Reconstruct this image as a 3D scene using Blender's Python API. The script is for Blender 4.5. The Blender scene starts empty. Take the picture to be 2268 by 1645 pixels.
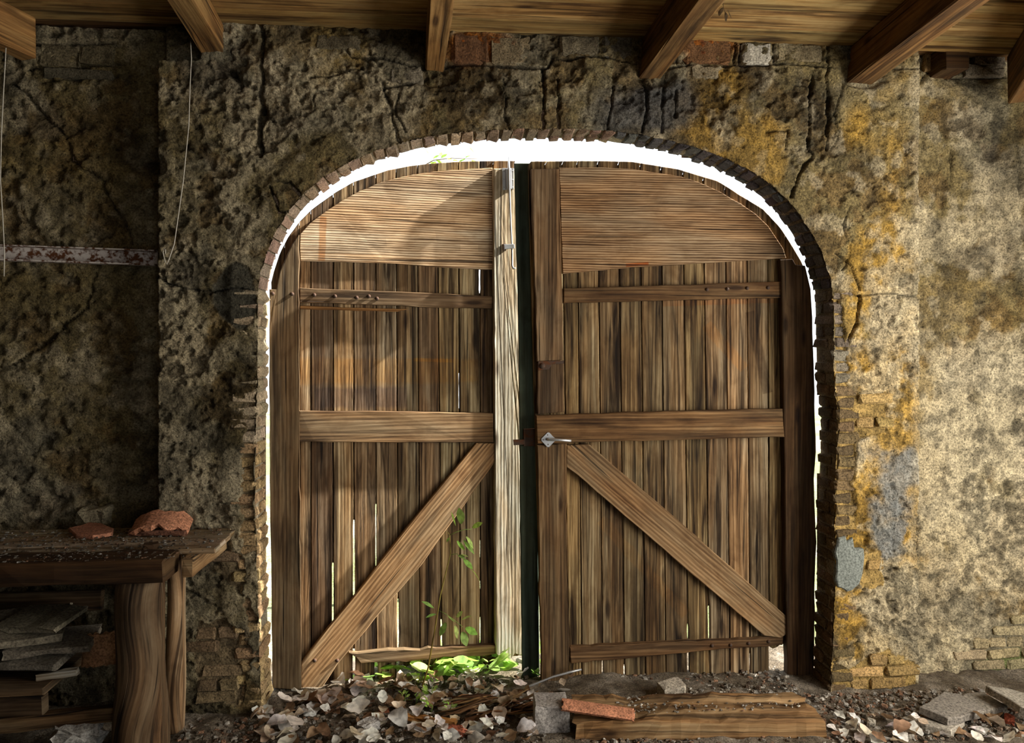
import bpy, bmesh, math, random
import numpy as np
from mathutils import Vector, Matrix, Quaternion

random.seed(7)
RNG = np.random.RandomState(11)
SC = bpy.context.scene
COL = SC.collection

# ------------------------------------------------------------------ camera
F = 1600.0
CAMX, CAMY, CAMZ = 0.0, -3.8, 1.86
YAW = math.atan(134.0 / F)
HOR = 775.0
cam_d = bpy.data.cameras.new('camera')
cam = bpy.data.objects.new('camera', cam_d)
COL.objects.link(cam)
cam_d.sensor_fit = 'HORIZONTAL'
cam_d.sensor_width = 36.0
cam_d.lens = F / 2268.0 * 36.0
cam_d.shift_y = -(822.5 - HOR) / 2268.0
cam_d.clip_start = 0.05
cam.location = (CAMX, CAMY, CAMZ)
cam.rotation_euler = (math.pi / 2, 0, -YAW)
SC.camera = cam

# ------------------------------------------------------------------ sky, sun, daylight, exposure
w = bpy.data.worlds.new('World')
SC.world = w
w.use_nodes = True
bg = w.node_tree.nodes['Background']
bg.inputs[0].default_value = (0.90, 0.95, 1.0, 1)
bg.inputs[1].default_value = 2.2

sun_d = bpy.data.lights.new('sun', 'SUN')
sun_d.energy = 26.0
sun_d.angle = math.radians(0.8)
sun_d.color = (1.0, 0.95, 0.86)
sun = bpy.data.objects.new('sun', sun_d)
COL.objects.link(sun)
SUNDIR = Vector((0.80, 0.05, 0.56)).normalized()
sun.rotation_euler = SUNDIR.to_track_quat('Z', 'Y').to_euler()
sun.location = (6, 6, 8)


def area(name, loc, aim, sx, sy, power, color):
    d = bpy.data.lights.new(name, 'AREA')
    d.shape = 'RECTANGLE'
    d.size, d.size_y = sx, sy
    d.energy = power
    d.color = color
    o = bpy.data.objects.new(name, d)
    COL.objects.link(o)
    o.location = loc
    v = (Vector(loc) - Vector(aim)).normalized()
    o.rotation_euler = v.to_track_quat('Z', 'Y').to_euler()
    return o


# daylight of the big side doorway on the right; weak fill lamp added behind the viewer
area('daylight_side_doorway', (3.83, -2.1, 1.65), (0, -1.7, 1.6), 2.2, 2.5, 250, (1.0, 0.95, 0.86))
area('far_end_fill', (2.5, -6.9, 1.7), (0.9, 0, 1.6), 2.4, 2.4, 11, (1.0, 0.95, 0.87))

vs = SC.view_settings
vs.view_transform = 'Standard'
vs.look = 'None'
vs.gamma = 1.0
vs.use_curve_mapping = False
vs.exposure = 0.0

# ------------------------------------------------------------------ measuring: picture points to places in the shed
FWD = np.array([math.sin(YAW), math.cos(YAW), 0.0])
RGT = np.array([math.cos(YAW), -math.sin(YAW), 0.0])
UPV = np.array([0.0, 0.0, 1.0])
CAM = np.array([CAMX, CAMY, CAMZ])


def ray(px, py):
    return FWD + RGT * ((px - 1134.0) / F) + UPV * ((HOR - py) / F)


def P(px, py, Y=0.0):
    d = ray(px, py)
    return CAM + d * ((Y - CAMY) / d[1])


def PZ(px, py, z):
    d = ray(px, py)
    return CAM + d * ((z - CAMZ) / d[2])


def PPL(px, py, pl, off=0.0):
    O, n = pl[0] + pl[1] * off, pl[1]
    d = ray(px, py)
    return CAM + d * (np.dot(O - CAM, n) / np.dot(d, n))


def proj(X, Y, Z):
    rx, ry, rz = X - CAMX, Y - CAMY, Z - CAMZ
    dep = rx * FWD[0] + ry * FWD[1]
    return 1134.0 + F * (rx * RGT[0] + ry * RGT[1]) / dep, HOR - F * rz / dep


# ------------------------------------------------------------------ numpy noise
def _hash(ix, iy, seed):
    h = (ix.astype(np.int64) * 374761393 + iy.astype(np.int64) * 668265263 + seed * 974711) & 0x7fffffff
    h = ((h ^ (h >> 13)) * 1274126177) & 0x7fffffff
    h = (h ^ (h >> 16)) & 0xffff
    return h.astype(np.float64) / 65535.0


def vn(x, y, seed=0):
    x = np.asarray(x, float)
    y = np.asarray(y, float)
    ix, iy = np.floor(x), np.floor(y)
    fx, fy = x - ix, y - iy
    fx = fx * fx * (3 - 2 * fx)
    fy = fy * fy * (3 - 2 * fy)
    a = _hash(ix, iy, seed); b = _hash(ix + 1, iy, seed)
    c = _hash(ix, iy + 1, seed); d = _hash(ix + 1, iy + 1, seed)
    return (a + (b - a) * fx) * (1 - fy) + (c + (d - c) * fx) * fy


def fbm(x, y, oct=4, seed=0, gain=0.5):
    s = 0.0; a = 1.0; t = 0.0
    for i in range(oct):
        s = s + a * vn(x * 2 ** i + 13.7 * i, y * 2 ** i + 7.1 * i, seed + i * 17)
        t += a
        a *= gain
    return s / t - 0.5          # about -0.4 .. 0.4


def sst(a, b, x):
    t = np.clip((x - a) / (b - a), 0, 1)
    return t * t * (3 - 2 * t)


def seg_dist(X, Z, pts):
    best = np.full(X.shape, 1e9)
    for (x0, z0), (x1, z1) in zip(pts[:-1], pts[1:]):
        dx, dz = x1 - x0, z1 - z0
        L = dx * dx + dz * dz + 1e-12
        t = np.clip(((X - x0) * dx + (Z - z0) * dz) / L, 0, 1)
        best = np.minimum(best, (X - x0 - t * dx) ** 2 + (Z - z0 - t * dz) ** 2)
    return np.sqrt(best)


def in_poly(X, Z, pts):
    ins = np.zeros(X.shape, bool)
    n = len(pts)
    for i in range(n):
        x0, z0 = pts[i]; x1, z1 = pts[(i + 1) % n]
        if z0 == z1:
            continue
        c = ((z0 > Z) != (z1 > Z)) & (X < (x1 - x0) * (Z - z0) / (z1 - z0) + x0)
        ins ^= c
    return ins


# ------------------------------------------------------------------ materials
def nd(nt, t, **kw):
    n = nt.nodes.new(t)
    for k, v in kw.items():
        if k in n.inputs:
            n.inputs[k].default_value = v
        else:
            setattr(n, k, v)
    return n


def mat_base(name, rough=0.9):
    m = bpy.data.materials.new(name)
    m.use_nodes = True
    nt = m.node_tree
    b = nt.nodes['Principled BSDF']
    b.inputs['Roughness'].default_value = rough
    b.inputs['Specular IOR Level'].default_value = 0.2
    return m, nt, b


def ramp(nt, fac, stops):
    r = nt.nodes.new('ShaderNodeValToRGB')
    e = r.color_ramp.elements
    while len(e) < len(stops):
        e.new(0.5)
    for i, (p, c) in enumerate(stops):
        e[i].position = p
        e[i].color = (c[0], c[1], c[2], 1) if hasattr(c, '__len__') else (c, c, c, 1)
    nt.links.new(fac, r.inputs[0])
    return r.outputs[0]


def mul(nt, a, b, fac=1.0):
    m = nt.nodes.new('ShaderNodeMix')
    m.data_type = 'RGBA'
    m.blend_type = 'MULTIPLY'
    m.inputs[0].default_value = fac
    nt.links.new(a, m.inputs[6])
    nt.links.new(b, m.inputs[7])
    return m.outputs[2]


def mth(nt, op, a, b=None, c=None):
    m = nt.nodes.new('ShaderNodeMath')
    m.operation = op
    for i, v in enumerate((a, b, c)):
        if v is None:
            continue
        if isinstance(v, (int, float)):
            m.inputs[i].default_value = v
        else:
            nt.links.new(v, m.inputs[i])
    return m.outputs[0]


def bump(nt, b, h, strength, dist):
    n = nt.nodes.new('ShaderNodeBump')
    n.inputs['Strength'].default_value = strength
    n.inputs['Distance'].default_value = dist
    nt.links.new(h, n.inputs['Height'])
    nt.links.new(n.outputs[0], b.inputs['Normal'])


def wood(name, dark, mid, light, across=55.0, wave=0.35, stain=0.6, bstr=0.7, knots=True, stain_col=(0.10, 0.075, 0.05), wfreq=0.35, extra=None):
    m, nt, b = mat_base(name, 0.85)
    uv = nd(nt, 'ShaderNodeUVMap')
    oi = nd(nt, 'ShaderNodeObjectInfo')
    sep = nd(nt, 'ShaderNodeSeparateXYZ')
    nt.links.new(uv.outputs[0], sep.inputs[0])
    rz = mth(nt, 'MULTIPLY', oi.outputs['Random'], 173.0)

    def vec(su, sv):
        c = nd(nt, 'ShaderNodeCombineXYZ')
        nt.links.new(mth(nt, 'MULTIPLY_ADD', sep.outputs[0], su, rz), c.inputs[0])
        nt.links.new(mth(nt, 'MULTIPLY_ADD', sep.outputs[1], sv, rz), c.inputs[1])
        nt.links.new(rz, c.inputs[2])
        return c.outputs[0]

    def noise(su, sv, det=4.0, dis=0.0, rgh=0.55):
        n = nd(nt, 'ShaderNodeTexNoise', Scale=1.0, Detail=det, Distortion=dis, Roughness=rgh)
        nt.links.new(vec(su, sv), n.inputs['Vector'])
        return n.outputs['Fac']
    fib = noise(2.6, across * 3.2, 6, 0.35, 0.7)
    med = noise(0.9, across * 0.8, 4, 0.9, 0.6)
    pat = noise(1.6, 11.0, 4, 0.6)
    wv = nd(nt, 'ShaderNodeTexWave', Scale=1.0, Distortion=7.0, Detail=4.0)
    wv.bands_direction = 'Y'
    wv.inputs['Detail Scale'].default_value = 0.9
    wv.inputs['Detail Roughness'].default_value = 0.65
    nt.links.new(vec(1.6, across * wfreq), wv.inputs['Vector'])
    f = mth(nt, 'MULTIPLY_ADD', fib, 0.30, mth(nt, 'MULTIPLY', wv.outputs['Fac'], wave * 0.3))
    f = mth(nt, 'MULTIPLY_ADD', med, 0.67 - wave * 0.3, f)
    f = mth(nt, 'MULTIPLY_ADD', pat, 0.30, f)
    col = ramp(nt, f, [(0.44, dark), (0.62, mid), (0.82, light)])
    gv = ramp(nt, noise(1.1, 6.0, 3, 0.8), [(0.40, (1.03, 0.93, 0.78)), (0.60, (0.93, 0.98, 0.98))])
    col = mul(nt, col, gv)
    col = mul(nt, col, oi.outputs['Color'])
    st = ramp(nt, noise(0.9, 17.0, 5, 1.2, 0.6), [(0.36, stain_col), (0.52, (1, 1, 1))])
    col = mul(nt, col, st, stain)
    st2 = ramp(nt, noise(5.0, 9.0, 4, 0.6, 0.6), [(0.25, (0.45, 0.36, 0.26)), (0.55, (1, 1, 1))])
    col = mul(nt, col, st2, 0.7)
    crk = ramp(nt, noise(1.1, across * 1.5, 2, 0.3, 0.5), [(0.29, 0.08), (0.36, 1.0)])
    col = mul(nt, col, crk, 0.85)
    if knots:
        vo = nd(nt, 'ShaderNodeTexVoronoi', Scale=1.0)
        nt.links.new(vec(2.0, 8.0), vo.inputs['Vector'])
        kn = ramp(nt, vo.outputs['Distance'], [(0.07, (0.10, 0.055, 0.03)), (0.15, (1, 1, 1))])
        col = mul(nt, col, kn, 0.8)
    if extra:
        col = extra(nt, col)
    nt.links.new(col, b.inputs['Base Color'])
    h = mth(nt, 'MULTIPLY_ADD', crk, 0.5, f)
    bump(nt, b, h, bstr, 0.006)
    return m


def stone(name, lo=0.45, hi=1.35, scale=22.0, bstr=0.6, spots=True, attr=None):
    m, nt, b = mat_base(name, 0.93)
    tc = nd(nt, 'ShaderNodeTexCoord')
    geo = nd(nt, 'ShaderNodeNewGeometry')
    if attr:
        a = nd(nt, 'ShaderNodeAttribute', attribute_name=attr)
        base = a.outputs['Color']
        src = geo.outputs['Position']
    else:
        oi = nd(nt, 'ShaderNodeObjectInfo')
        base = oi.outputs['Color']
        add = nd(nt, 'ShaderNodeVectorMath', operation='ADD')
        nt.links.new(tc.outputs['Object'], add.inputs[0])
        nt.links.new(oi.outputs['Location'], add.inputs[1])
        src = add.outputs[0]

    def noise(s, det, dis=0.0, rg=0.6):
        n = nd(nt, 'ShaderNodeTexNoise', Scale=s, Detail=det, Distortion=dis, Roughness=rg)
        nt.links.new(src, n.inputs['Vector'])
        return n.outputs['Fac']
    n1 = noise(scale, 6, 0.3, 0.68)
    col = mul(nt, base, ramp(nt, n1, [(0.28, lo), (0.72, hi)]))
    n2 = noise(scale * 5.5, 5, 0.0, 0.7)
    col = mul(nt, col, ramp(nt, n2, [(0.36, 0.36), (0.60, 1.18)]))
    h = mth(nt, 'MULTIPLY_ADD', n2, 0.45, n1)
    if spots:
        vo = nd(nt, 'ShaderNodeTexVoronoi', Scale=scale * 2.2)
        nt.links.new(src, vo.inputs['Vector'])
        pit = ramp(nt, vo.outputs['Distance'], [(0.08, 0.25), (0.22, 1.0)])
        col = mul(nt, col, pit, 0.55)
        h = mth(nt, 'MULTIPLY_ADD', pit, 0.25, h)
    nt.links.new(col, b.inputs['Base Color'])
    bump(nt, b, h, min(1.0, bstr * 1.15), 0.02)
    return m


def metal(name, col, rust=0.5, rough=0.5, metallic=0.6):
    m, nt, b = mat_base(name, rough)
    tc = nd(nt, 'ShaderNodeTexCoord')
    n = nd(nt, 'ShaderNodeTexNoise', Scale=28.0, Detail=6.0, Roughness=0.65)
    nt.links.new(tc.outputs['Object'], n.inputs['Vector'])
    c = ramp(nt, n.outputs['Fac'], [(0.50 - 0.25 * (1 - rust) - 0.06, (0.10, 0.035, 0.012)), (0.50 - 0.25 * (1 - rust) + 0.06, col)])
    nt.links.new(c, b.inputs['Base Color'])
    b.inputs['Metallic'].default_value = metallic
    bump(nt, b, n.outputs['Fac'], 0.3, 0.003)
    return m


def leafmat(name, trans=0.35):
    m, nt, b = mat_base(name, 0.6)
    oi = nd(nt, 'ShaderNodeObjectInfo')
    tc = nd(nt, 'ShaderNodeTexCoord')
    n = nd(nt, 'ShaderNodeTexNoise', Scale=45.0, Detail=4.0)
    nt.links.new(tc.outputs['Object'], n.inputs['Vector'])
    c = mul(nt, oi.outputs['Color'], ramp(nt, n.outputs['Fac'], [(0.3, 0.5), (0.6, 1.1)]))
    nt.links.new(c, b.inputs['Base Color'])
    t = nd(nt, 'ShaderNodeBsdfTranslucent')
    nt.links.new(c, t.inputs[0])
    mx = nd(nt, 'ShaderNodeMixShader')
    mx.inputs[0].default_value = trans
    nt.links.new(b.outputs[0], mx.inputs[1])
    nt.links.new(t.outputs[0], mx.inputs[2])
    nt.links.new(mx.outputs[0], nt.nodes['Material Output'].inputs[0])
    return m


def band_tint(nt, col, stripes):
    """old marks on the doors: (x0, z0, x1, z1, half width, colour, amount), a stripe of tint along a line across the leaf"""
    geo = nd(nt, 'ShaderNodeNewGeometry')
    sp = nd(nt, 'ShaderNodeSeparateXYZ')
    nt.links.new(geo.outputs['Position'], sp.inputs[0])
    no = nd(nt, 'ShaderNodeTexNoise', Scale=14.0, Detail=5.0)
    nt.links.new(geo.outputs['Position'], no.inputs['Vector'])
    for (x0, z0, x1, z1, hw, c, amt) in stripes:
        dx, dz = x1 - x0, z1 - z0
        L_ = math.hypot(dx, dz)
        ux, uz = dx / L_, dz / L_
        al = mth(nt, 'ADD', mth(nt, 'MULTIPLY', mth(nt, 'SUBTRACT', sp.outputs[0], x0), ux), mth(nt, 'MULTIPLY', mth(nt, 'SUBTRACT', sp.outputs[2], z0), uz))
        ac = mth(nt, 'ADD', mth(nt, 'MULTIPLY', mth(nt, 'SUBTRACT', sp.outputs[0], x0), -uz), mth(nt, 'MULTIPLY', mth(nt, 'SUBTRACT', sp.outputs[2], z0), ux))
        ac = mth(nt, 'ADD', mth(nt, 'ABSOLUTE', ac), mth(nt, 'MULTIPLY', mth(nt, 'SUBTRACT', no.outputs['Fac'], 0.5), hw * 0.8))
        m1 = mth(nt, 'LESS_THAN', mth(nt, 'ABSOLUTE', mth(nt, 'SUBTRACT', al, L_ / 2)), L_ / 2)
        mr = nd(nt, 'ShaderNodeMapRange')
        nt.links.new(ac, mr.inputs[0])
        mr.inputs[1].default_value = hw * 0.8
        mr.inputs[2].default_value = hw * 1.1
        mr.inputs[3].default_value = amt
        mr.inputs[4].default_value = 0.0
        fac = mth(nt, 'MULTIPLY', m1, mr.outputs[0])
        fac = mth(nt, 'MULTIPLY', fac, mth(nt, 'MULTIPLY_ADD', no.outputs['Fac'], 1.2, 0.4))
        mx = nd(nt, 'ShaderNodeMix', data_type='RGBA', blend_type='MULTIPLY')
        mx.clamp_factor = True
        nt.links.new(fac, mx.inputs[0])
        nt.links.new(col, mx.inputs[6])
        mx.inputs[7].default_value = (*c, 1)
        col = mx.outputs[2]
    return col


def stripe(px0, py0, px1, py1, hw, c, amt, Y):
    a_, b_ = P(px0, py0, Y), P(px1, py1, Y)
    return (a_[0], a_[2], b_[0], b_[2], hw, c, amt)


BOARD_MARKS = [stripe(664, 822, 1062, 822, 0.075, (1.25, 0.95, 0.5), 0.5, .33), stripe(915, 796, 1005, 799, 0.010, (1.9, 1.4, 0.35), 0.45, .38),
               stripe(700, 880, 900, 880, 0.06, (0.55, 0.55, 0.75), 0.7, .32),
               stripe(1331, 1151, 1519, 1361, 0.034, (1.3, 1.12, 0.9), 0.6, .25), stripe(1564, 719, 1648, 817, 0.034, (1.3, 1.05, 0.75), 0.6, .25),
               stripe(1468, 672, 1730, 664, 0.018, (1.2, 0.75, 0.45), 0.5, .25), stripe(1660, 690, 1700, 870, 0.03, (0.25, 0.18, 0.14), 0.55, .25)]
PLY_MARKS = [stripe(716, 480, 712, 578, 0.020, (0.8, 0.45, 0.2), 0.6, .27),
             stripe(1385, 588, 1435, 584, 0.010, (0.9, 0.35, 0.1), 0.8, .25), stripe(855, 535, 965, 520, 0.03, (1.35, 1.35, 1.35), 0.6, .3), stripe(1020, 545, 1060, 545, 0.02, (1.4, 1.4, 1.4), 0.6, .33)]

M = {}
M['board'] = wood('weathered_board', (0.026, 0.016, 0.008), (0.150, 0.103, 0.055), (0.42, 0.335, 0.215), across=46, wave=0.2, stain=0.97, extra=lambda nt, c: band_tint(nt, c, BOARD_MARKS))
M['frame'] = wood('frame_timber', (0.05, 0.030, 0.016), (0.178, 0.120, 0.068), (0.35, 0.262, 0.168), across=42, wave=0.3, stain=0.65)
M['brace'] = wood('brace_timber', (0.11, 0.062, 0.030), (0.27, 0.175, 0.095), (0.42, 0.30, 0.18), across=30, wave=0.6, wfreq=0.5, stain=0.4)
M['bleached_sunlit'] = wood('bleached_sunlit_timber', (0.22, 0.165, 0.105), (0.62, 0.53, 0.40), (0.86, 0.80, 0.68), across=42, wave=0.6, stain=0.25)  # pale weathered wood; on the door stile it also carries sun glare
M['ply'] = wood('plywood', (0.09, 0.055, 0.032), (0.34, 0.245, 0.16), (0.60, 0.50, 0.38), across=38, wave=0.9, wfreq=0.6, stain=0.3, bstr=0.9, knots=False, extra=lambda nt, c: band_tint(nt, c, PLY_MARKS))
M['beam'] = wood('beam_timber', (0.06, 0.032, 0.014), (0.23, 0.135, 0.055), (0.40, 0.26, 0.12), across=36, wave=0.15, stain=0.7)
M['plank'] = wood('ceiling_plank', (0.09, 0.045, 0.016), (0.30, 0.18, 0.065), (0.48, 0.33, 0.14), across=30, wave=0.2, stain=0.75)
M['log'] = wood('log_wood', (0.05, 0.032, 0.018), (0.22, 0.15, 0.09), (0.42, 0.33, 0.23), across=30, wave=0.0, stain=0.9)
M['green'] = wood('green_painted', (0.018, 0.026, 0.018), (0.045, 0.062, 0.045), (0.075, 0.095, 0.072), across=30, wave=0.1, stain=0.3, knots=False, bstr=0.2)
M['wall'] = stone('old_plaster', 0.50, 1.4, 17.0, 0.85, True, 'Col')
M['brick'] = stone('old_brick', 0.55, 1.35, 20.0, 0.7)
M['slabstone'] = stone('slab_stone', 0.75, 1.2, 16.0, 0.25, False)
M['earth'] = stone('earth_floor', 0.4, 1.5, 24.0, 0.9, True, 'Col')
M['tile'] = stone('clay_tile', 0.6, 1.35, 18.0, 0.35)
M['whitepaint'] = metal('flaked_white_paint', (0.56, 0.50, 0.45), 0.93, 0.7, 0.0)
M['steel'] = metal('dull_steel', (0.42, 0.42, 0.42), 0.15, 0.45, 0.7)
M['zinc'] = metal('zinc_rod', (0.62, 0.63, 0.64), 0.05, 0.35, 0.8)
M['rustiron'] = metal('rusty_iron', (0.07, 0.045, 0.032), 0.9, 0.8, 0.2)
M['wire'] = metal('wire', (0.50, 0.46, 0.38), 0.2, 0.6, 0.2)
M['dead'] = leafmat('dead_leaf', 0.2)
M['leaf'] = leafmat('green_leaf', 0.5)

# ------------------------------------------------------------------ object helpers
def tag(o, label=None, cat=None, group=None, kind=None):
    for k, v in (('label', label), ('category', cat), ('group', group), ('kind', kind)):
        if v:
            o[k] = v
    return o


def link(name, me, mat=None, parent=None, loc=(0, 0, 0), rot=None, color=(1, 1, 1)):
    o = bpy.data.objects.new(name, me)
    COL.objects.link(o)
    if mat is not None and me is not None and len(me.materials) == 0:
        me.materials.append(mat)
    o.color = (color[0], color[1], color[2], 1)
    l = Vector(loc)
    if parent is not None:
        o.parent = parent
        l = l - WL.get(parent.name, Vector((0, 0, 0)))
    o.location = l
    if rot is not None:
        o.rotation_euler = rot
    WL[o.name] = Vector(loc)
    return o


WL = {}


def empty(name, loc=(0, 0, 0), parent=None):
    return link(name, None, None, parent, loc)


def mesh_pd(name, verts, faces, uvs=None, smooth=False):
    me = bpy.data.meshes.new(name)
    me.from_pydata([tuple(map(float, v)) for v in verts], [], faces)
    if uvs is not None:
        ul = me.uv_layers.new(name='UVMap')
        li = np.empty(len(me.loops), np.int32)
        me.loops.foreach_get('vertex_index', li)
        arr = np.asarray(uvs, np.float32)[li]
        ul.data.foreach_set('uv', arr.ravel())
    if smooth:
        me.polygons.foreach_set('use_smooth', [True] * len(me.polygons))
    me.update()
    return me


def grid_mesh(name, V, nx, nz, keep=None, cols=None):
    idx = np.arange(nx * nz).reshape(nz, nx)
    q = np.stack([idx[:-1, :-1], idx[:-1, 1:], idx[1:, 1:], idx[1:, :-1]], -1).reshape(-1, 4)
    if keep is not None:
        q = q[keep]
        used = np.zeros(len(V), bool)
        used[q.ravel()] = True
        remap = np.cumsum(used) - 1
        q = remap[q]
        V = V[used]
        if cols is not None:
            cols = cols[used]
    me = bpy.data.meshes.new(name)
    me.vertices.add(len(V))
    me.vertices.foreach_set('co', V.astype(np.float32).ravel())
    n = len(q)
    me.loops.add(n * 4)
    me.loops.foreach_set('vertex_index', q.astype(np.int32).ravel())
    me.polygons.add(n)
    me.polygons.foreach_set('loop_start', np.arange(0, n * 4, 4, dtype=np.int32))
    me.polygons.foreach_set('use_smooth', np.ones(n, bool))
    if cols is not None:
        at = me.color_attributes.new('Col', 'FLOAT_COLOR', 'POINT')
        c4 = np.ones((len(V), 4), np.float32)
        c4[:, :3] = cols
        at.data.foreach_set('color', c4.ravel())
    me.update(calc_edges=True)
    me.validate()
    return me


def dens(pts, step):
    out = []
    n = len(pts)
    for i in range(n):
        a = np.array(pts[i], float); b = np.array(pts[(i + 1) % n], float)
        k = max(1, int(np.linalg.norm(b - a) / step))
        for j in range(k):
            out.append((a + (b - a) * j / k, j == 0))
    return out


def plate(name, pts2, frame, front, thick, mat, parent, ang=0.0, color=(1, 1, 1), jit=0.0015, seg=0.07, bev=0.004):
    """polygon pts2 (u,v) in frame (O,u,v,n): a bevelled plate with its front at n*front"""
    O, u, v, n = frame
    A = sum(pts2[i][0] * pts2[(i + 1) % len(pts2)][1] - pts2[(i + 1) % len(pts2)][0] * pts2[i][1] for i in range(len(pts2)))
    if A < 0:
        pts2 = pts2[::-1]
    d = dens(pts2, seg)
    Q = np.array([p for p, _ in d])
    k = len(Q)
    e = np.roll(Q, -1, 0) - Q
    e /= np.linalg.norm(e, axis=1, keepdims=True) + 1e-9
    nin = np.stack([-e[:, 1], e[:, 0]], 1)
    nv = nin + np.roll(nin, 1, 0)
    nv /= np.linalg.norm(nv, axis=1, keepdims=True) + 1e-9
    cs = np.clip((nv * nin).sum(1), 0.5, 1)
    nv = nv / cs[:, None]
    Q = Q + nv * RNG.normal(0, jit, k)[:, None]
    R = Q + nv * bev
    z = np.full(k, front) + RNG.normal(0, jit * 0.5, k)
    c2 = Q.mean(0)
    c3 = O + u * c2[0] + v * c2[1] + n * front

    def w3(q, off):
        return O + np.outer(q[:, 0], u) + np.outer(q[:, 1], v) + np.outer(off, n) - c3
    V = np.vstack([w3(R, z), w3(Q, z - bev), w3(Q, np.full(k, front - thick))])
    fc = [tuple(range(k))]
    for i in range(k):
        j = (i + 1) % k
        fc.append((k + i, k + j, j, i))
        fc.append((2 * k + i, 2 * k + j, k + j, k + i))
    fc.append(tuple(range(3 * k - 1, 2 * k - 1, -1)))
    ca, sa = math.cos(ang), math.sin(ang)
    allq = np.vstack([R, Q + nin * -bev, Q + nin * -(bev + thick)])
    uvs = np.stack([allq[:, 0] * ca + allq[:, 1] * sa, -allq[:, 0] * sa + allq[:, 1] * ca], 1)
    me = mesh_pd(name, V, fc, uvs)
    return link(name, me, mat, parent, c3, None, color)


def slab(name, px, pl, front, thick, mat, parent, grain='v', color=(1, 1, 1), jit=0.0015, seg=0.07, bev=0.004):
    """a wooden member outlined by picture points lying on the door plane"""
    O, n = pl
    v = np.array([0, 0, 1.0])
    u = np.cross(v, n)
    pts = []
    for (x, y) in px:
        p = PPL(x, y, pl, front) - O - n * front
        pts.append((np.dot(p, u), np.dot(p, v)))
    if grain == 'v':
        a = math.pi / 2
    elif grain == 'h':
        a = 0.0
    else:
        (x0, y0), (x1, y1) = grain
        p0, p1 = PPL(x0, y0, pl), PPL(x1, y1, pl)
        a = math.atan2(p1[2] - p0[2], np.dot(p1 - p0, u))
    return plate(name, pts, (O, u, v, n), front, thick, mat, parent, a, color, jit, seg, bev)


def box_mesh(name, sx, sy, sz, bev=0.004, jit=0.002, seed=0, cuts=0, grain=0):
    bm = bmesh.new()
    bmesh.ops.create_cube(bm, size=1.0)
    for vtx in bm.verts:
        vtx.co = Vector((vtx.co.x * sx, vtx.co.y * sy, vtx.co.z * sz))
    if cuts:
        bmesh.ops.subdivide_edges(bm, edges=[e for e in bm.edges if abs((e.verts[0].co - e.verts[1].co)[grain]) > 1e-4], cuts=cuts, use_grid_fill=True)
    if bev > 0:
        sharp = [e for e in bm.edges if len(e.link_faces) == 2 and e.link_faces[0].normal.dot(e.link_faces[1].normal) < 0.5]
        bm.normal_update()
        sharp = [e for e in bm.edges if e.calc_face_angle(0) > 0.7]
        bmesh.ops.bevel(bm, geom=sharp, offset=bev, segments=1, affect='EDGES')
    r = random.Random(seed)
    for vtx in bm.verts:
        vtx.co += Vector((r.gauss(0, jit), r.gauss(0, jit), r.gauss(0, jit)))
    uvl = bm.loops.layers.uv.new('UVMap')
    oth = [i for i in range(3) if i != grain]
    bm.normal_update()
    for f in bm.faces:
        ax = max(range(3), key=lambda i: abs(f.normal[i]))
        for l in f.loops:
            c = l.vert.co
            if ax == grain:
                l[uvl].uv = (c[oth[0]] * 0.15, c[oth[1]])
            else:
                o2 = [i for i in oth if i != ax][0]
                l[uvl].uv = (c[grain], c[o2] + c[ax] * 0.9)
    me = bpy.data.meshes.new(name)
    bm.to_mesh(me)
    bm.free()
    return me


def tube_mesh(name, pts, r, sides=6, cap=True):
    pts = [np.array(p, float) for p in pts]
    rs = r if hasattr(r, '__len__') else [r] * len(pts)
    V = []; Fc = []; UV = []
    L = 0
    nprev = None
    for i, p in enumerate(pts):
        t = (pts[min(i + 1, len(pts) - 1)] - pts[max(i - 1, 0)])
        t = t / (np.linalg.norm(t) + 1e-9)
        if nprev is None:
            a = np.array([0, 0, 1.0]) if abs(t[2]) < 0.9 else np.array([1.0, 0, 0])
            nn = np.cross(t, a)
        else:
            nn = nprev - t * np.dot(nprev, t)
        nn /= np.linalg.norm(nn)
        nprev = nn
        bb = np.cross(t, nn)
        if i:
            L += np.linalg.norm(p - pts[i - 1])
        for k in range(sides):
            th = 2 * math.pi * k / sides
            V.append(p + (nn * math.cos(th) + bb * math.sin(th)) * rs[i])
            UV.append((L, th * rs[i]))
    for i in range(len(pts) - 1):
        for k in range(sides):
            a = i * sides + k; b = i * sides + (k + 1) % sides
            Fc.append((a, b, b + sides, a + sides))
    if cap:
        Fc.append(tuple(range(sides - 1, -1, -1)))
        Fc.append(tuple(range(len(V) - sides, len(V))))
    return mesh_pd(name, V, Fc, UV, True)


def log_mesh(name, h, rad, seed=0, sides=22, rings=16, wob=0.06):
    r = random.Random(seed)
    V = []; UV = []; Fc = []
    for i in range(rings + 1):
        t = i / rings
        for k in range(sides):
            th = 2 * math.pi * k / sides
            rr = rad(t) * (1 + wob * (float(vn(np.array(math.cos(th) * 2 + 9), np.array(math.sin(th) * 2 + t * 2.0 + 5), seed)) - 0.5) * 2 + r.gauss(0, 0.006))
            V.append((math.cos(th) * rr, math.sin(th) * rr, t * h))
            UV.append((t * h, th * rad(t)))
    for i in range(rings):
        for k in range(sides):
            a = i * sides + k; b = i * sides + (k + 1) % sides
            Fc.append((a, b, b + sides, a + sides))
    Fc.append(tuple(range(sides - 1, -1, -1)))
    Fc.append(tuple(range(rings * sides, rings * sides + sides)))
    return mesh_pd(name, V, Fc, UV, True)


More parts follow.
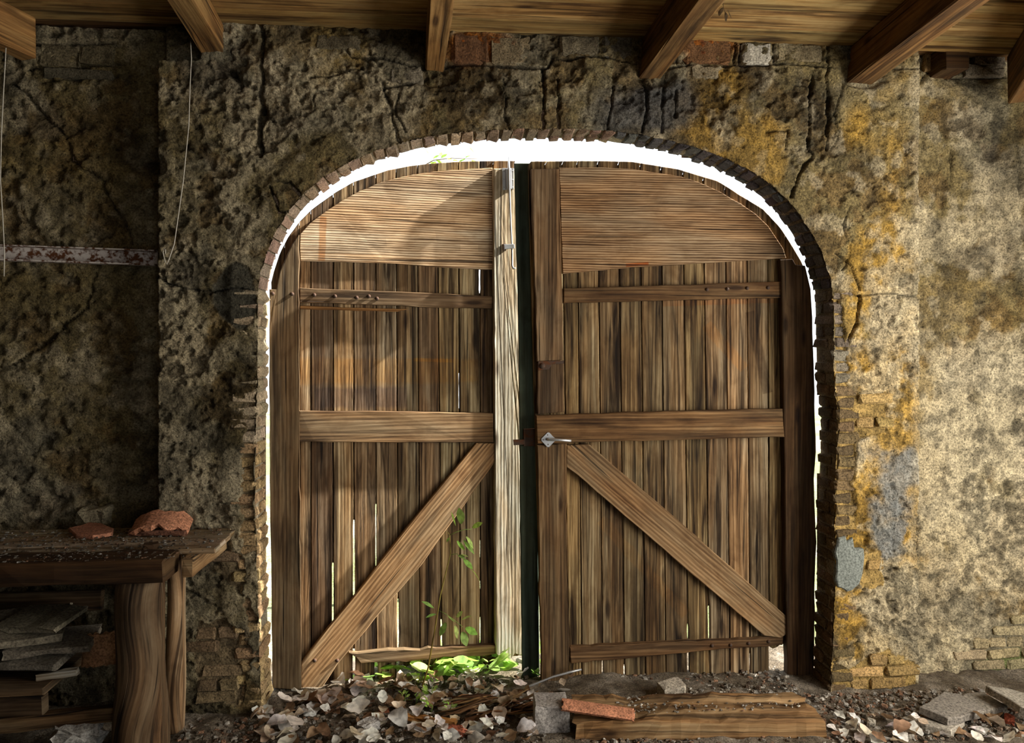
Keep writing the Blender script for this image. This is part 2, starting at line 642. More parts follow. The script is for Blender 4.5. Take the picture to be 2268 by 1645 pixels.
def dome_mesh(name, r, h, sides=10):
    V = []; Fc = []
    rings = [(1.0, 0.0), (0.85, 0.55), (0.45, 0.92)]
    for (q, z) in rings:
        for k in range(sides):
            th = 2 * math.pi * k / sides
            V.append((math.cos(th) * r * q, -z * h, math.sin(th) * r * q))
    V.append((0, -h, 0))
    for i in range(2):
        for k in range(sides):
            a = i * sides + k; b = i * sides + (k + 1) % sides
            Fc.append((a, b, b + sides, a + sides))
    for k in range(sides):
        Fc.append((2 * sides + k, 2 * sides + (k + 1) % sides, 3 * sides))
    return mesh_pd(name, V, Fc, None, True)


# ================================================================== THE WALL WITH THE ARCH
ZC = P(1000, 70, 0)[2]            # ceiling height
XL, XR = P(350, 800, 0)[0], P(2035, 800, 0)[0]
REC = 0.165                        # how far the side panels stand back
FLOORZ = 0.0


def wp(px):                       # picture points on the wall face -> (x, z)
    return [(P(x, y, 0)[0], P(x, y, 0)[2]) for x, y in px]


ARCH = [(573, 640), (578, 612), (588, 575), (603, 535), (627, 490), (656, 450), (692, 415), (740, 380), (800, 350), (870, 324),
        (960, 303), (1080, 291), (1200, 287), (1330, 291), (1450, 306), (1550, 332), (1640, 369), (1715, 420), (1770, 480),
        (1808, 540), (1832, 600), (1841, 640)]
LJ = [(573, 640), (574, 760), (572, 860), (567, 960), (567, 1100), (571, 1250), (576, 1400), (583, 1600)]
RJ = [(1841, 640), (1846, 860), (1856, 905), (1854, 1000), (1849, 1100), (1847, 1300), (1842, 1450), (1834, 1600)]
arch_xz = wp(ARCH)


def smooth_curve(pts, n):
    P_ = np.array(pts)
    d = np.r_[0, np.cumsum(np.linalg.norm(np.diff(P_, axis=0), axis=1))]
    # catmull-rom
    out = []
    for t in np.linspace(0, d[-1], n):
        i = min(max(np.searchsorted(d, t) - 1, 0), len(P_) - 2)
        f = (t - d[i]) / (d[i + 1] - d[i])
        p0 = P_[max(i - 1, 0)]; p1 = P_[i]; p2 = P_[i + 1]; p3 = P_[min(i + 2, len(P_) - 1)]
        out.append(0.5 * ((2 * p1) + (-p0 + p2) * f + (2 * p0 - 5 * p1 + 4 * p2 - p3) * f * f + (-p0 + 3 * p1 - 3 * p2 + p3) * f ** 3))
    return np.array(out)


arch_s = smooth_curve(arch_xz, 110)
lj_xz = np.array(wp(LJ)); rj_xz = np.array(wp(RJ))
OPEN = np.vstack([lj_xz[::-1][:-1], arch_s, rj_xz[1:]])
OPEN[0, 1] = -0.3; OPEN[-1, 1] = -0.3
open_pts = [tuple(p) for p in OPEN]

CRACKS = [
    ([(578, 50), (581, 120), (580, 185), (577, 240)], 6, .03), ([(577, 240), (572, 290), (580, 345)], 13, .05),
    ([(1838, 80), (1832, 170), (1838, 250), (1832, 330)], 6, .03), ([(1800, 165), (1795, 260), (1790, 325), (1802, 345), (1765, 392), (1752, 440)], 6, .03),
    ([(985, 142), (1070, 140), (1130, 146), (1182, 152), (1215, 150)], 6, .03), ([(1215, 150), (1222, 120), (1240, 124), (1320, 124), (1400, 135)], 5, .025),
    ([(1480, 150), (1530, 142), (1620, 142), (1740, 141), (1842, 150)], 4, .02),
    ([(1205, 150), (1206, 215), (1202, 285)], 6, .03), ([(1238, 170), (1236, 285)], 5, .025), ([(1118, 170), (1118, 260), (1125, 290)], 3, .015),
    ([(848, 180), (868, 250), (880, 300), (892, 325)], 5, .02), ([(765, 100), (780, 125), (850, 130), (900, 145), (945, 147)], 5, .025),
    ([(850, 192), (915, 188), (945, 170)], 5, .02), ([(690, 245), (700, 200), (735, 195)], 3, .012),
    ([(1905, 655), (1897, 715), (1876, 760)], 6, .03), ([(1860, 648), (1905, 655), (1960, 650), (2032, 655)], 3, .015),
    ([(350, 612), (372, 628), (415, 640), (470, 645), (520, 636), (572, 648)], 4, .02), ([(357, 600), (368, 628)], 6, .03),
    ([(610, 400), (640, 405), (680, 450), (690, 480)], 6, .025), ([(600, 415), (615, 470), (640, 470)], 7, .03),
    ([(1470, 190), (1466, 290)], 6, .02), ([(1500, 200), (1496, 260)], 5, .02), ([(1430, 170), (1436, 240), (1420, 290)], 6, .02),
    ([(1360, 190), (1352, 250), (1345, 290)], 5, .02),
    ([(2035, 152), (1960, 150), (1900, 155)], 3, .012), ([(880, 205), (872, 240), (900, 290)], 4, .015),
    ([(1885, 455), (1870, 500), (1880, 560), (1865, 600)], 3, .012), ([(1700, 290), (1745, 290), (1740, 330)], 5, .018),
    ([(800, 150), (730, 170), (650, 165)], 3, .01), ([(1640, 90), (1640, 140)], 5, .02), ([(1712, 92), (1716, 142)], 4, .015),
    ([(1500, 75), (1500, 140)], 4, .015), ([(1625, 72), (1632, 140)], 5, .02), ([(1690, 68), (1700, 92), (1840, 92)], 4, .015), ([(1785, 66), (1790, 92)], 4, .015),
    ([(505, 150), (525, 175), (535, 190)], 9, .03), ([(1870, 180), (1850, 250), (1860, 300), (1840, 330)], 3, .012),
    ([(1850, 560), (1880, 590), (1905, 640)], 4, .018),
    ([(1848, 985), (1900, 975)], 3, .012), ([(1845, 1500), (1862, 1440), (1900, 1420)], 3, .015),
]
EXPO = {   # where the plaster has come off and single bricks show
    'right_jamb': [(1846, 655), (1862, 650), (1872, 760), (1880, 860), (1905, 880), (1960, 870), (1965, 960), (1900, 975), (1890, 1060), (1895, 1180), (1850, 1190)],
    'right_mid': [(1912, 1225), (1950, 1220), (1958, 1300), (1912, 1300)],
    'right_base': [(1842, 1450), (1880, 1480), (1960, 1440), (2033, 1470), (2033, 1600), (1836, 1600)],
    'left_jamb': [(545, 870), (572, 860), (568, 1000), (568, 1220), (480, 1225), (485, 1290), (560, 1330), (575, 1400), (548, 1400), (540, 1330), (535, 1100)],
    'left_base': [(430, 1380), (500, 1370), (560, 1430), (540, 1560), (440, 1540)],
}
EXPO = {k: wp(v) for k, v in EXPO.items()}


def blob(px, py, cx, cy, rx, ry, nz, soft=0.35):
    d = np.sqrt(((px - cx) / rx) ** 2 + ((py - cy) / ry) ** 2) + nz
    return 1 - sst(1 - soft, 1 + soft, d)


def C(*c):
    return np.array(c, float)


def lerp(a, b, t):
    return a * (1 - t[:, None]) + b * t[:, None]


def wall_fields(X, Z, px, py, central):
    n1 = fbm(X * 1.6, Z * 1.6, 5, 3)
    n2 = fbm(X * 5, Z * 5, 5, 21)
    n3 = fbm(X * 17, Z * 17, 4, 41)
    n4 = fbm(X * 48, Z * 52, 3, 61)
    nb = n2 * 1.1
    h = 0.018 * n1 + 0.022 * n2 + 0.022 * n3 + 0.014 * n4
    # how much the thin top coat has flaked away
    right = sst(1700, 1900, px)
    archz = blob(px, py, 1230, 230, 560, 130, nb, 0.3) + 0.9 * blob(px, py, 1590, 270, 150, 110, nb)
    flake = n2 * 1.3 + n1 * 0.9 + 0.10 * archz - 0.12 + 0.18 * sst(900, 1500, py)
    fl = sst(0.0, 0.035, flake)
    h = h - 0.012 * fl + fl * 0.014 * n3 + fl * archz * 0.022 * np.abs(n3) * 2
    fl2 = sst(0.18, 0.21, flake + n3 * 0.4)
    h = h - 0.008 * fl2
    pit = sst(0.10, 0.19, fbm(X * 21, Z * 26, 3, 305) + 0.35 * n2)
    h = h - 0.014 * pit
    # smoothed plaster on the right
    sm = right * (1 - sst(1000, 1300, py)) * 0.3
    h = h * (1 - sm)
    # colours (dry albedo)
    grey = C(0.215, 0.178, 0.110)
    olive = C(0.175, 0.136, 0.068)
    brown = C(0.145, 0.096, 0.044)
    ochre = C(0.37, 0.225, 0.060)
    pale = C(0.46, 0.395, 0.275)
    blue = C(0.155, 0.160, 0.150)
    col = lerp(np.tile(grey, (len(X), 1)), olive, sst(-0.15, 0.15, n1 + n3 * 0.4))
    col = lerp(col, brown, fl * 0.65)
    col = lerp(col, blue, sst(0.08, 0.2, fbm(X * 2.3 + 9, Z * 2.3, 4, 77)) * 0.3)
    oc = sst(0.02, 0.2, fbm(X * 2.1, Z * 2.1 + 4, 5, 91) + 0.10 * right + 0.30 * blob(px, py, 1620, 250, 150, 140, nb) + 0.28 * blob(px, py, 1930, 1000, 130, 420, nb) - 0.11)
    col = lerp(col, ochre, oc * ((0.28 if central else 0.12) + 0.42 * right * (1 if central else 0.1) + 0.35 * blob(px, py, 1620, 250, 170, 160, nb)))
    pl = sst(0.02, 0.16, fbm(X * 2.8 + 3, Z * 2.8, 5, 123) + n3 * 0.35 - 0.07 + 0.16 * sst(520, 760, py) * (1 - sst(1050, 1150, py)) * (px < 640)
             + 0.20 * right * sst(350, 800, py) + 0.12 * right * sst(1150, 1500, py))
    col = lerp(col, pale, pl * 0.62)
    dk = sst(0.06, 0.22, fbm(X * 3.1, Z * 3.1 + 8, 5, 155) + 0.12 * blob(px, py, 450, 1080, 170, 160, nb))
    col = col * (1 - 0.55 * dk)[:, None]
    # right-hand side coloured brighter, for the side daylight falling on it
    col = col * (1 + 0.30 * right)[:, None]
    mot = sst(-0.02, 0.16, fbm(X * 13, Z * 13, 5, 201) + 0.5 * n4 - 0.02)
    col = col * (1 - (0.30 + 0.25 * right * sst(600, 1000, py)) * mot)[:, None]
    col = lerp(col, pale, sst(0.10, 0.2, fbm(X * 9, Z * 9, 5, 231)) * (0.25 + 0.25 * right))
    col = col * (1 - 0.35 * pit)[:, None]
    wob = n3 * 0.012 + n2 * 0.02
    if central:
        # dark hard stone in the left reveal
        st = blob(px, py, 520, 655, 52, 68, nb * 0.8, 0.06)
        h = h * (1 - 0.8 * st) - 0.016 * st
        col = lerp(col, C(0.075, 0.068, 0.050), st)
        # bluish render on the right
        bl = blob(px, py, 1975, 1120, 62, 130, nb * 2.2, 0.25)
        col = lerp(col, C(0.21, 0.22, 0.215), bl * 0.8)
        # rust bleeding over two blocks
        for (cx, cy, rx, ry) in ((1062, 105, 62, 36), (1565, 102, 62, 34)):
            rs = blob(px, py, cx, cy, rx, ry, nb * 1.6, 0.5)
            col = lerp(col, C(0.26, 0.075, 0.012), rs * 0.8)
            col = col * (1 - 0.5 * rs * sst(0.0, 0.2, n3))[:, None]
        # sooty stones over the crown
        so = blob(px, py, 1440, 240, 120, 65, nb * 1.5, 0.3)
        col = lerp(col, C(0.075, 0.072, 0.068), so * 0.8)
        # above the pilaster and round the beam seats the wall stands back
        rc = (1 - sst(432, 446, px + wob * 300)) * (1 - sst(122, 132, py + wob * 200))
        h = h - 0.10 * rc
        for bx, by in ((498, 140), (960, 165), (1440, 168), (1905, 165)):
            pk = blob(px, py, bx + 10, by, 46, 26, nb, 0.2)
            h = h - 0.03 * pk
        # paler strip down the right-hand edge of the pilastered part
        ed = 1 - sst(0.0, 0.05, np.abs(seg_dist(X, Z, wp([(2035, 60), (2032, 900), (2028, 1600)])) - 0.0))
        col = lerp(col, pale * 1.1, ed * 0.35)
    else:
        for cr, wd in (([(30, 185), (65, 215), (110, 270), (145, 300), (155, 350), (180, 370), (225, 400), (240, 440), (270, 480), (290, 540)], 4),
                       ([(215, 600), (190, 680), (110, 750), (30, 810)], 4), ([(60, 100), (160, 98), (250, 95)], 6), ([(60, 152), (150, 150), (270, 143)], 5),
                       ([(90, 182), (170, 174), (260, 170)], 4),
                       ([(2036, 185), (2055, 163), (2075, 160), (2120, 172), (2230, 170)], 4), ([(2140, 118), (2230, 122)], 6), ([(2150, 145), (2230, 148)], 5),
                       ([(2108, 330), (2110, 380), (2105, 410)], 5), ([(2256, 320), (2262, 430)], 4)):
            p2 = [(P(x, y, REC)[0], P(x, y, REC)[2]) for x, y in cr]
            wv_ = wd * 0.0013
            d = seg_dist(X + n3 * 0.03, Z + n2 * 0.02, p2)
            cut = 1 - sst(wv_ * 0.5, wv_ * 1.4, d)
            h = h - 0.022 * cut
            col = col * (1 - 0.6 * cut)[:, None]
        top = blob(px, py, 2150, 130, 115, 42, nb, 0.2)
        h = h - 0.02 * top
        # bare bricks low on the far right
        ex = in_poly(X + n3 * .05, Z + n3 * .04, FR_POLY)
        h = np.where(ex, -0.010 + 0.012 * n3, h)
        col[ex] = C(0.22, 0.19, 0.13)
        moss = blob(px, py, 2265, 1480, 70, 40, nb, .4)
        col = lerp(col, C(0.10, 0.14, 0.03), moss * .6)
    if central:
        rim = seg_dist(X, Z, open_pts)
        rk = 1 - sst(0.13, 0.2, rim + n2 * 0.1)
        h = h * (1 - rk) + rk * np.maximum(h * 0.6 + 0.012, 0.003)
        for cr, wd, dp in CRACKS:
            wv_ = wd * 0.00115
            pts = wp(cr)
            bb = np.array(pts)
            sel = (X > bb[:, 0].min() - .1) & (X < bb[:, 0].max() + .1) & (Z > bb[:, 1].min() - .1) & (Z < bb[:, 1].max() + .1)
            d = seg_dist(X[sel] + n3[sel] * 0.035, Z[sel] + n2[sel] * 0.03, pts)
            d = d / (0.45 + 1.1 * vn(X[sel] * 14, Z[sel] * 14, 19))
            cut = 1 - sst(wv_ * 0.6, wv_ * 1.5, d)
            h[sel] -= dp * cut
            col[sel] *= (1 - 0.6 * cut)[:, None]
        for k, poly in EXPO.items():
            ex = in_poly(X + n3 * .07, Z + n3 * .05, poly)
            h = np.where(ex, -0.009 + 0.022 * n3 + 0.012 * n2, h)
            col[ex] = (C(0.34, 0.235, 0.10) if k.startswith('right') else C(0.17, 0.13, 0.08)) * (1 + n3[ex] * 1.2)[:, None]
    lum = col.mean(1, keepdims=True)
    col = lum + (col - lum) * 1.18
    col = col * (1 + 0.35 * sst(2000, 2250, px) * sst(850, 1200, py) * (1 - 0.6 * mot))[:, None]  # lower far right coloured brighter to carry the daylight there
    return h, np.clip(col, 0.01, 0.75)


FR_POLY = [(P(x, y, REC)[0], P(x, y, REC)[2]) for x, y in [(2125, 1490), (2150, 1440), (2185, 1415), (2200, 1385), (2255, 1365), (2400, 1350), (2400, 1560), (2110, 1560)]]


def wall_grid(name, x0, x1, z0, z1, step, Y, central, parent, xcuts=None):
    xs = np.arange(x0, x1 + step * 0.5, step)
    zs = np.arange(z0, z1 + step * 0.5, step)
    nx, nz = len(xs), len(zs)
    X, Z = np.meshgrid(xs, zs)
    X = X.ravel(); Z = Z.ravel()
    px, py = proj(X, Y, Z)
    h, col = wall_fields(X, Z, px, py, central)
    keep = None
    if central:
        nzj = fbm(X * 20, Z * 20, 3, 5) * 0.016
        near = (X > OPEN[:, 0].min() - .08) & (X < OPEN[:, 0].max() + .08) & (Z < OPEN[:, 1].max() + .08)
        ins = np.zeros(len(X), bool)
        ins[near] = in_poly(X[near], Z[near], open_pts)
        I = ins.reshape(nz, nx)
        allin = I[:-1, :-1] & I[:-1, 1:] & I[1:, 1:] & I[1:, :-1]
        keep = ~allin.ravel()
        # snap the inner rim on to the arch line
        touch = np.zeros((nz, nx), bool)
        k2 = keep.reshape(nz - 1, nx - 1)
        for a, b in ((0, 0), (0, 1), (1, 0), (1, 1)):
            touch[a:nz - 1 + a, b:nx - 1 + b] |= k2
        sn = (touch.ravel() & ins).nonzero()[0]
        best = np.full(len(sn), 1e9); bx = X[sn].copy(); bz = Z[sn].copy()
        for (ax, az), (cx, cz) in zip(open_pts[:-1], open_pts[1:]):
            dx, dz = cx - ax, cz - az
            t = np.clip(((X[sn] - ax) * dx + (Z[sn] - az) * dz) / (dx * dx + dz * dz), 0, 1)
            qx, qz = ax + t * dx, az + t * dz
            d = (X[sn] - qx) ** 2 + (Z[sn] - qz) ** 2
            m = d < best
            best[m] = d[m]; bx[m] = qx[m]; bz[m] = qz[m]
        nrm = np.stack([bx - X[sn], bz - Z[sn]], 1)
        nrm /= np.linalg.norm(nrm, axis=1, keepdims=True) + 1e-9
        X[sn] = bx + nrm[:, 0] * (0.004 + nzj[sn]); Z[sn] = bz + nrm[:, 1] * (0.004 + nzj[sn])
    V = np.stack([X, Y - h, Z], 1)
    if central:   # returns at both ends of the pilastered part
        V = V.reshape(nz, nx, 3)
        wl = V[:, :1].copy(); wl[:, :, 1] = REC + 0.03
        wr = V[:, -1:].copy(); wr[:, :, 1] = REC + 0.03
        V = np.concatenate([wl, V, wr], 1)
        cc = col.reshape(nz, nx, 3)
        col = np.concatenate([cc[:, :1], cc, cc[:, -1:]], 1).reshape(-1, 3)
        kk = keep.reshape(nz - 1, nx - 1)
        one = np.ones((nz - 1, 1), bool)
        keep = np.concatenate([one, kk, one], 1).ravel()
        nx += 2
        V = V.reshape(-1, 3)
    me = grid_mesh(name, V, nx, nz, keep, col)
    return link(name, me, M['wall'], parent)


wall = wall_grid('wall_front', XL, XR, -0.12, ZC + 0.02, 0.0066, 0.0, True, None)
tag(wall, 'crumbling plastered masonry wall pierced by the wide arched doorway', 'wall', kind='structure')
wall_grid('recessed_panel', -3.6, XL + 0.02, -0.12, ZC + 0.02, 0.011, REC, False, wall)
wall_grid('recessed_panel', XR - 0.02, 3.95, -0.12, ZC + 0.02, 0.011, REC, False, wall)

# mortar lining of the opening and the outer leaf of the wall
def sweep(name, off, ys, parent, mat, colr):
    C_ = OPEN
    t = np.gradient(C_, axis=0)
    t /= np.linalg.norm(t, axis=1, keepdims=True)
    nr = np.stack([-t[:, 1], t[:, 0]], 1)
    Q = C_ + nr * off
    V = []
    for p in Q:
        for y in ys:
            V.append((p[0] + RNG.normal(0, .002), y, p[1] + RNG.normal(0, .002)))
    n = len(ys)
    Fc = [(i * n + j, i * n + j + 1, (i + 1) * n + j + 1, (i + 1) * n + j) for i in range(len(Q) - 1) for j in range(n - 1)]
    me = mesh_pd(name, V, Fc)
    return link(name, me, mat, parent, (0, 0, 0), None, colr)


sweep('mortar_lining', 0.013, np.linspace(0.004, 0.2, 5), wall, M['brick'], (0.30, 0.25, 0.17))
bx, bz = np.meshgrid(np.arange(-4.4, 4.41, 0.05), np.arange(-0.2, 4.01, 0.05))
bi = in_poly(bx.ravel(), bz.ravel(), open_pts)
I = bi.reshape(bx.shape)
kp = ~(I[:-1, :-1] | I[:-1, 1:] | I[1:, 1:] | I[1:, :-1]).ravel()
me = grid_mesh('outer_leaf', np.stack([bx.ravel(), np.full(bx.size, 0.205), bz.ravel()], 1), bx.shape[1], bx.shape[0], kp)
link('outer_leaf', me, M['brick'], wall, (0, 0, 0), None, (0.3, 0.2, 0.13))

_bricks = {}


def brick_mesh(lx, ly, lz, var):
    key = (round(lx, 3), round(ly, 3), round(lz, 3), var)
    if key not in _bricks:
        _bricks[key] = box_mesh('brick', lx, ly, lz, 0.009, 0.0036, hash(key) & 0xffff)
    return _bricks[key]


def jcol(c, a=0.25, hue=0.08):
    f = 1 + random.uniform(-a, a)
    return tuple(max(0.01, x * f * (1 + random.uniform(-hue, hue))) for x in c)


# arch bricks standing on edge round the intrados
L = np.r_[0, np.cumsum(np.linalg.norm(np.diff(arch_s, axis=0), axis=1))]
nb_ = int(L[-1] / 0.068)
for i in range(nb_):
    s = (i + 0.5) / nb_ * L[-1]
    k = min(max(np.searchsorted(L, s), 1), len(L) - 1)
    f = (s - L[k - 1]) / (L[k] - L[k - 1])
    p = arch_s[k - 1] * (1 - f) + arch_s[k] * f
    t = arch_s[k] - arch_s[k - 1]
    t = t / np.linalg.norm(t)
    nr = np.array([-t[1], t[0]])
    fr = i / nb_
    base = (0.40, 0.29, 0.20) if fr < 0.4 else ((0.26, 0.17, 0.11) if fr < 0.58 else (0.115, 0.10, 0.095))  # left arch bricks coloured lighter for the sun on them, right ones sooty
    segs = [(0.012, 0.2)] if (fr < 0.52 and random.random() < 0.72) else ([(0.012, 0.1), (0.104, 0.2)] if i % 2 else [(0.012, 0.135), (0.14, 0.2)])
    for (y0, y1) in segs:
        o = random.uniform(-0.006, 0.005)
        if y0 > .05 and random.random() < .2:
            o = random.uniform(.0, .02)
        c = p + nr * (0.055 + o)
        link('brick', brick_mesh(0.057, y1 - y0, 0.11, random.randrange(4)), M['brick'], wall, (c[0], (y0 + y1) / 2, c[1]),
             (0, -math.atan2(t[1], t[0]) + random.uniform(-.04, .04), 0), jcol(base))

# jamb bricks
for side, ed in ((-1, lj_xz), (1, rj_xz)):
    zt = ed[0, 1]
    row = 0
    z = zt - 0.033
    while z > -0.1:
        xe = np.interp(-z, -ed[:, 1], ed[:, 0])
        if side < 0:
            base = (0.46, 0.36, 0.23) if z > 1.4 else (0.44, 0.30, 0.15)  # left reveal bricks paler, sunlight of that side put into their colour
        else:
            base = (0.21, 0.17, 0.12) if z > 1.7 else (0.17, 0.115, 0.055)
        segs = [(0.0, 0.098), (0.103, 0.2)] if row % 2 else ([(0.0, 0.2)] if random.random() < .5 else [(0.0, 0.06), (0.065, 0.2)])
        for (y0, y1) in segs:
            o = random.uniform(-0.006, 0.006)
            if random.random() < .15:
                o += random.uniform(.0, .015)
            dep = 0.1 if row % 2 else 0.13
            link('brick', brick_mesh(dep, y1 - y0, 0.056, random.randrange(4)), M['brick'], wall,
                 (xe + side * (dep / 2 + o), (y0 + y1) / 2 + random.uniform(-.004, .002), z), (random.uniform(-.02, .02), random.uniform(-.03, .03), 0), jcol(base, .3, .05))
        row += 1
        z -= 0.0655

# bricks showing where the plaster is gone
def face_bricks(poly, Y, base, x_skip=None, frag=0.0):
    xs = [p[0] for p in poly]; zs = [p[1] for p in poly]
    r0 = int(min(zs) / 0.0655) - 1
    for r in range(r0, int(max(zs) / 0.0655) + 2):
        z = r * 0.0655 + 0.02
        x = min(xs) - 0.3 + (0.11 if r % 2 else 0.0) + 0.02 * math.sin(r * 5.0)
        while x < max(xs) + 0.2:
            ln = 0.1 if (r % 4 == 2) or random.random() < .15 else 0.205
            cx = x + ln / 2
            if in_poly(np.array([cx]), np.array([z]), poly)[0] and not (x_skip and x_skip(cx, z, ln)):
                link('brick', brick_mesh(ln - 0.004, 0.06, 0.057, random.randrange(4)), M['brick'], wall,
                     (cx, Y + 0.03 - random.uniform(-.004, .012), z), (random.uniform(-.04, .04), random.uniform(-.03, .03), random.uniform(-.05, .05)), jcol(base, .3, .05))
            x += ln + 0.009


for k, poly in EXPO.items():
    rt = k.startswith('right')
    face_bricks(poly, 0.0, (0.44, 0.29, 0.11) if rt else (0.22, 0.155, 0.085),
                (lambda cx, z, ln: cx - ln / 2 < np.interp(-z, -rj_xz[:, 1], rj_xz[:, 0]) + .1) if rt else (lambda cx, z, ln: cx + ln / 2 > np.interp(-z, -lj_xz[:, 1], lj_xz[:, 0]) - .09))
face_bricks(FR_POLY, REC, (0.44, 0.36, 0.20))

# big blocks of the top course
for (x0, y0, x1, y1, c) in ((1002, 78, 1082, 138, (0.135, 0.064, 0.028)), (1086, 82, 1176, 140, (0.18, 0.135, 0.075)), (1242, 76, 1330, 121, (0.17, 0.138, 0.085)),
                            (1334, 78, 1402, 126, (0.14, 0.12, 0.085)), (1515, 76, 1622, 139, (0.155, 0.075, 0.03)),
                            (1644, 94, 1709, 138, (0.42, 0.38, 0.30)), (1718, 97, 1822, 139, (0.23, 0.18, 0.10)), (1702, 70, 1780, 90, (0.2, 0.16, 0.09)), (1788, 70, 1836, 90, (0.2, 0.16, 0.09)),
                            (1530, 144, 1600, 174, (0.24, 0.19, 0.115)), (700, 78, 800, 112, (0.15, 0.12, 0.07)), (860, 152, 935, 184, (0.17, 0.14, 0.095))):
    a, b = P(x0, y1, 0), P(x1, y0, 0)
    link('stone_block', box_mesh('stone_block', b[0] - a[0], 0.08, b[2] - a[2], 0.014, 0.0055, int(x0), 3), M['brick'], wall,
         ((a[0] + b[0]) / 2, 0.036 + random.uniform(-.004, .006), (a[2] + b[2]) / 2), (random.uniform(-.03, .03), random.uniform(-.012, .012), random.uniform(-.02, .02)), c)
for (x0, y0, x1, y1, c) in ((2046, 92, 2078, 112, (0.26, 0.19, 0.10)), (2046, 116, 2072, 158, (0.32, 0.20, 0.08)), (2152, 100, 2228, 118, (0.22, 0.17, 0.11)),
                            (2160, 124, 2224, 146, (0.25, 0.20, 0.14)), (2138, 150, 2224, 168, (0.27, 0.22, 0.15)),
                            (92, 104, 175, 146, (0.17, 0.135, 0.075)), (178, 104, 255, 142, (0.15, 0.12, 0.065)), (96, 155, 250, 172, (0.13, 0.11, 0.07))):
    a, b = P(x0, y1, REC), P(x1, y0, REC)
    link('stone_block', box_mesh('stone_block', b[0] - a[0], 0.08, b[2] - a[2], 0.008, 0.004, int(x0), 2), M['brick'], wall,
         ((a[0] + b[0]) / 2, REC + 0.03, (a[2] + b[2]) / 2), (random.uniform(-.03, .03), random.uniform(-.012, .012), 0), c)

# grey cement repair by the right jamb
WF = (np.array([0, 0, 0.0]), np.array([1.0, 0, 0]), np.array([0, 0, 1.0]), np.array([0, -1.0, 0]))
plate('cement_patch', wp([(1852, 1188), (1868, 1186), (1872, 1196), (1884, 1190), (1888, 1212), (1908, 1214), (1911, 1232), (1906, 1262), (1898, 1290), (1884, 1305), (1872, 1308), (1852, 1296), (1846, 1280), (1850, 1240), (1846, 1222)]),
      WF, 0.022, 0.03, M['slabstone'], wall, 0, (0.20, 0.215, 0.19), 0.002, 0.03, 0.006)


# ================================================================== THE TWO DOOR LEAVES
def hinge_plane(pxh, Yh, pxf, Yf):
    a = P(pxh, 800, Yh); b = P(pxf, 800, Yf)
    u = b - a
    u[2] = 0
    u /= np.linalg.norm(u)
    n = np.array([u[1], -u[0], 0.0])
    if n[1] > 0:
        n = -n
    return (a, n)


PL1 = hinge_plane(600, 0.245, 1145, 0.462)
PL2 = hinge_plane(1800, 0.245, 1190, 0.255)

d1 = empty('door_1', PPL(600, 1530, PL1))
tag(d1, 'left leaf of the weathered plank door, standing slightly open, pale stile with sun glare in its colour', 'door', kind='structure')
d2 = empty('door_2', PPL(1798, 1540, PL2))
tag(d2, 'right leaf of the weathered plank door with the lever handle', 'door', kind='structure')


def interp(pts, x):
    xs = [p[0] for p in pts]; ys = [p[1] for p in pts]
    return float(np.interp(x, xs, ys))


def make_boards(top_seams, bot_seams, ytop_ref, ybot_ref, arc, bottoms, gaps, pl, parent, colors):
    n = len(top_seams) - 1

    def seam_x(i, y):
        t = (y - ytop_ref) / (ybot_ref - ytop_ref)
        return top_seams[i] + (bot_seams[i] - top_seams[i]) * t

    def gap(i, y):
        g = 1.7
        for (k, y0, y1, w_) in gaps:
            if k == i and y0 - 12 < y < y1 + 12:
                g = max(g, w_ * max(0.0, min(1.0, (y - y0 + 12) / 12, (y1 + 12 - y) / 12)))
        return g / 2
    for i in range(n):
        xl, xr = top_seams[i], top_seams[i + 1]
        tops = [(x, interp(arc, x)) for x in np.linspace(xl + .3, xr - .3, 6)]
        b = bottoms[i]
        left = []; right = []
        for y in np.arange(max(t[1] for t in tops) + 8, min(b) - 4, 11):
            left.append((seam_x(i, y) + gap(i, y), y))
            right.append((seam_x(i + 1, y) - gap(i + 1, y), y))
        bl = seam_x(i, b[0]) + 1; br = seam_x(i + 1, b[-1]) - 1
        low = [(bl + (br - bl) * q, b[0] + (b[-1] - b[0]) * q + (random.uniform(-5, 5) if 0 < q < 1 else 0)) for q in (0, .18, .36, .5, .7, .86, 1)]
        poly = tops + right + low[::-1] + left[::-1]
        if i:
            yb = min(min(b), min(bottoms[i - 1])) - 6
            yt = interp(arc, xl) + 8
            cuts = sorted((y0 - 4, y1 + 4) for (k, y0, y1, w_) in gaps if k == i)
            for (y0, y1) in cuts + [(yb, yb)]:
                y0 = min(y0, yb)
                if y0 - yt > 12:
                    slab('tongue', [(seam_x(i, yt) - 3, yt), (seam_x(i, yt) + 3, yt), (seam_x(i, y0) + 3, y0), (seam_x(i, y0) - 3, y0)], pl, -0.012, 0.006, M['board'], parent, 'v', (.6, .55, .5), 0, 9, 0.001)
                yt = max(yt, y1)
        slab('board', poly, pl, 0.0 + random.uniform(-.003, .003), 0.022, M['board'], parent, 'v', colors[i % len(colors)] if colors else (1, 1, 1), 0.0004, 9.0, 0.0035)


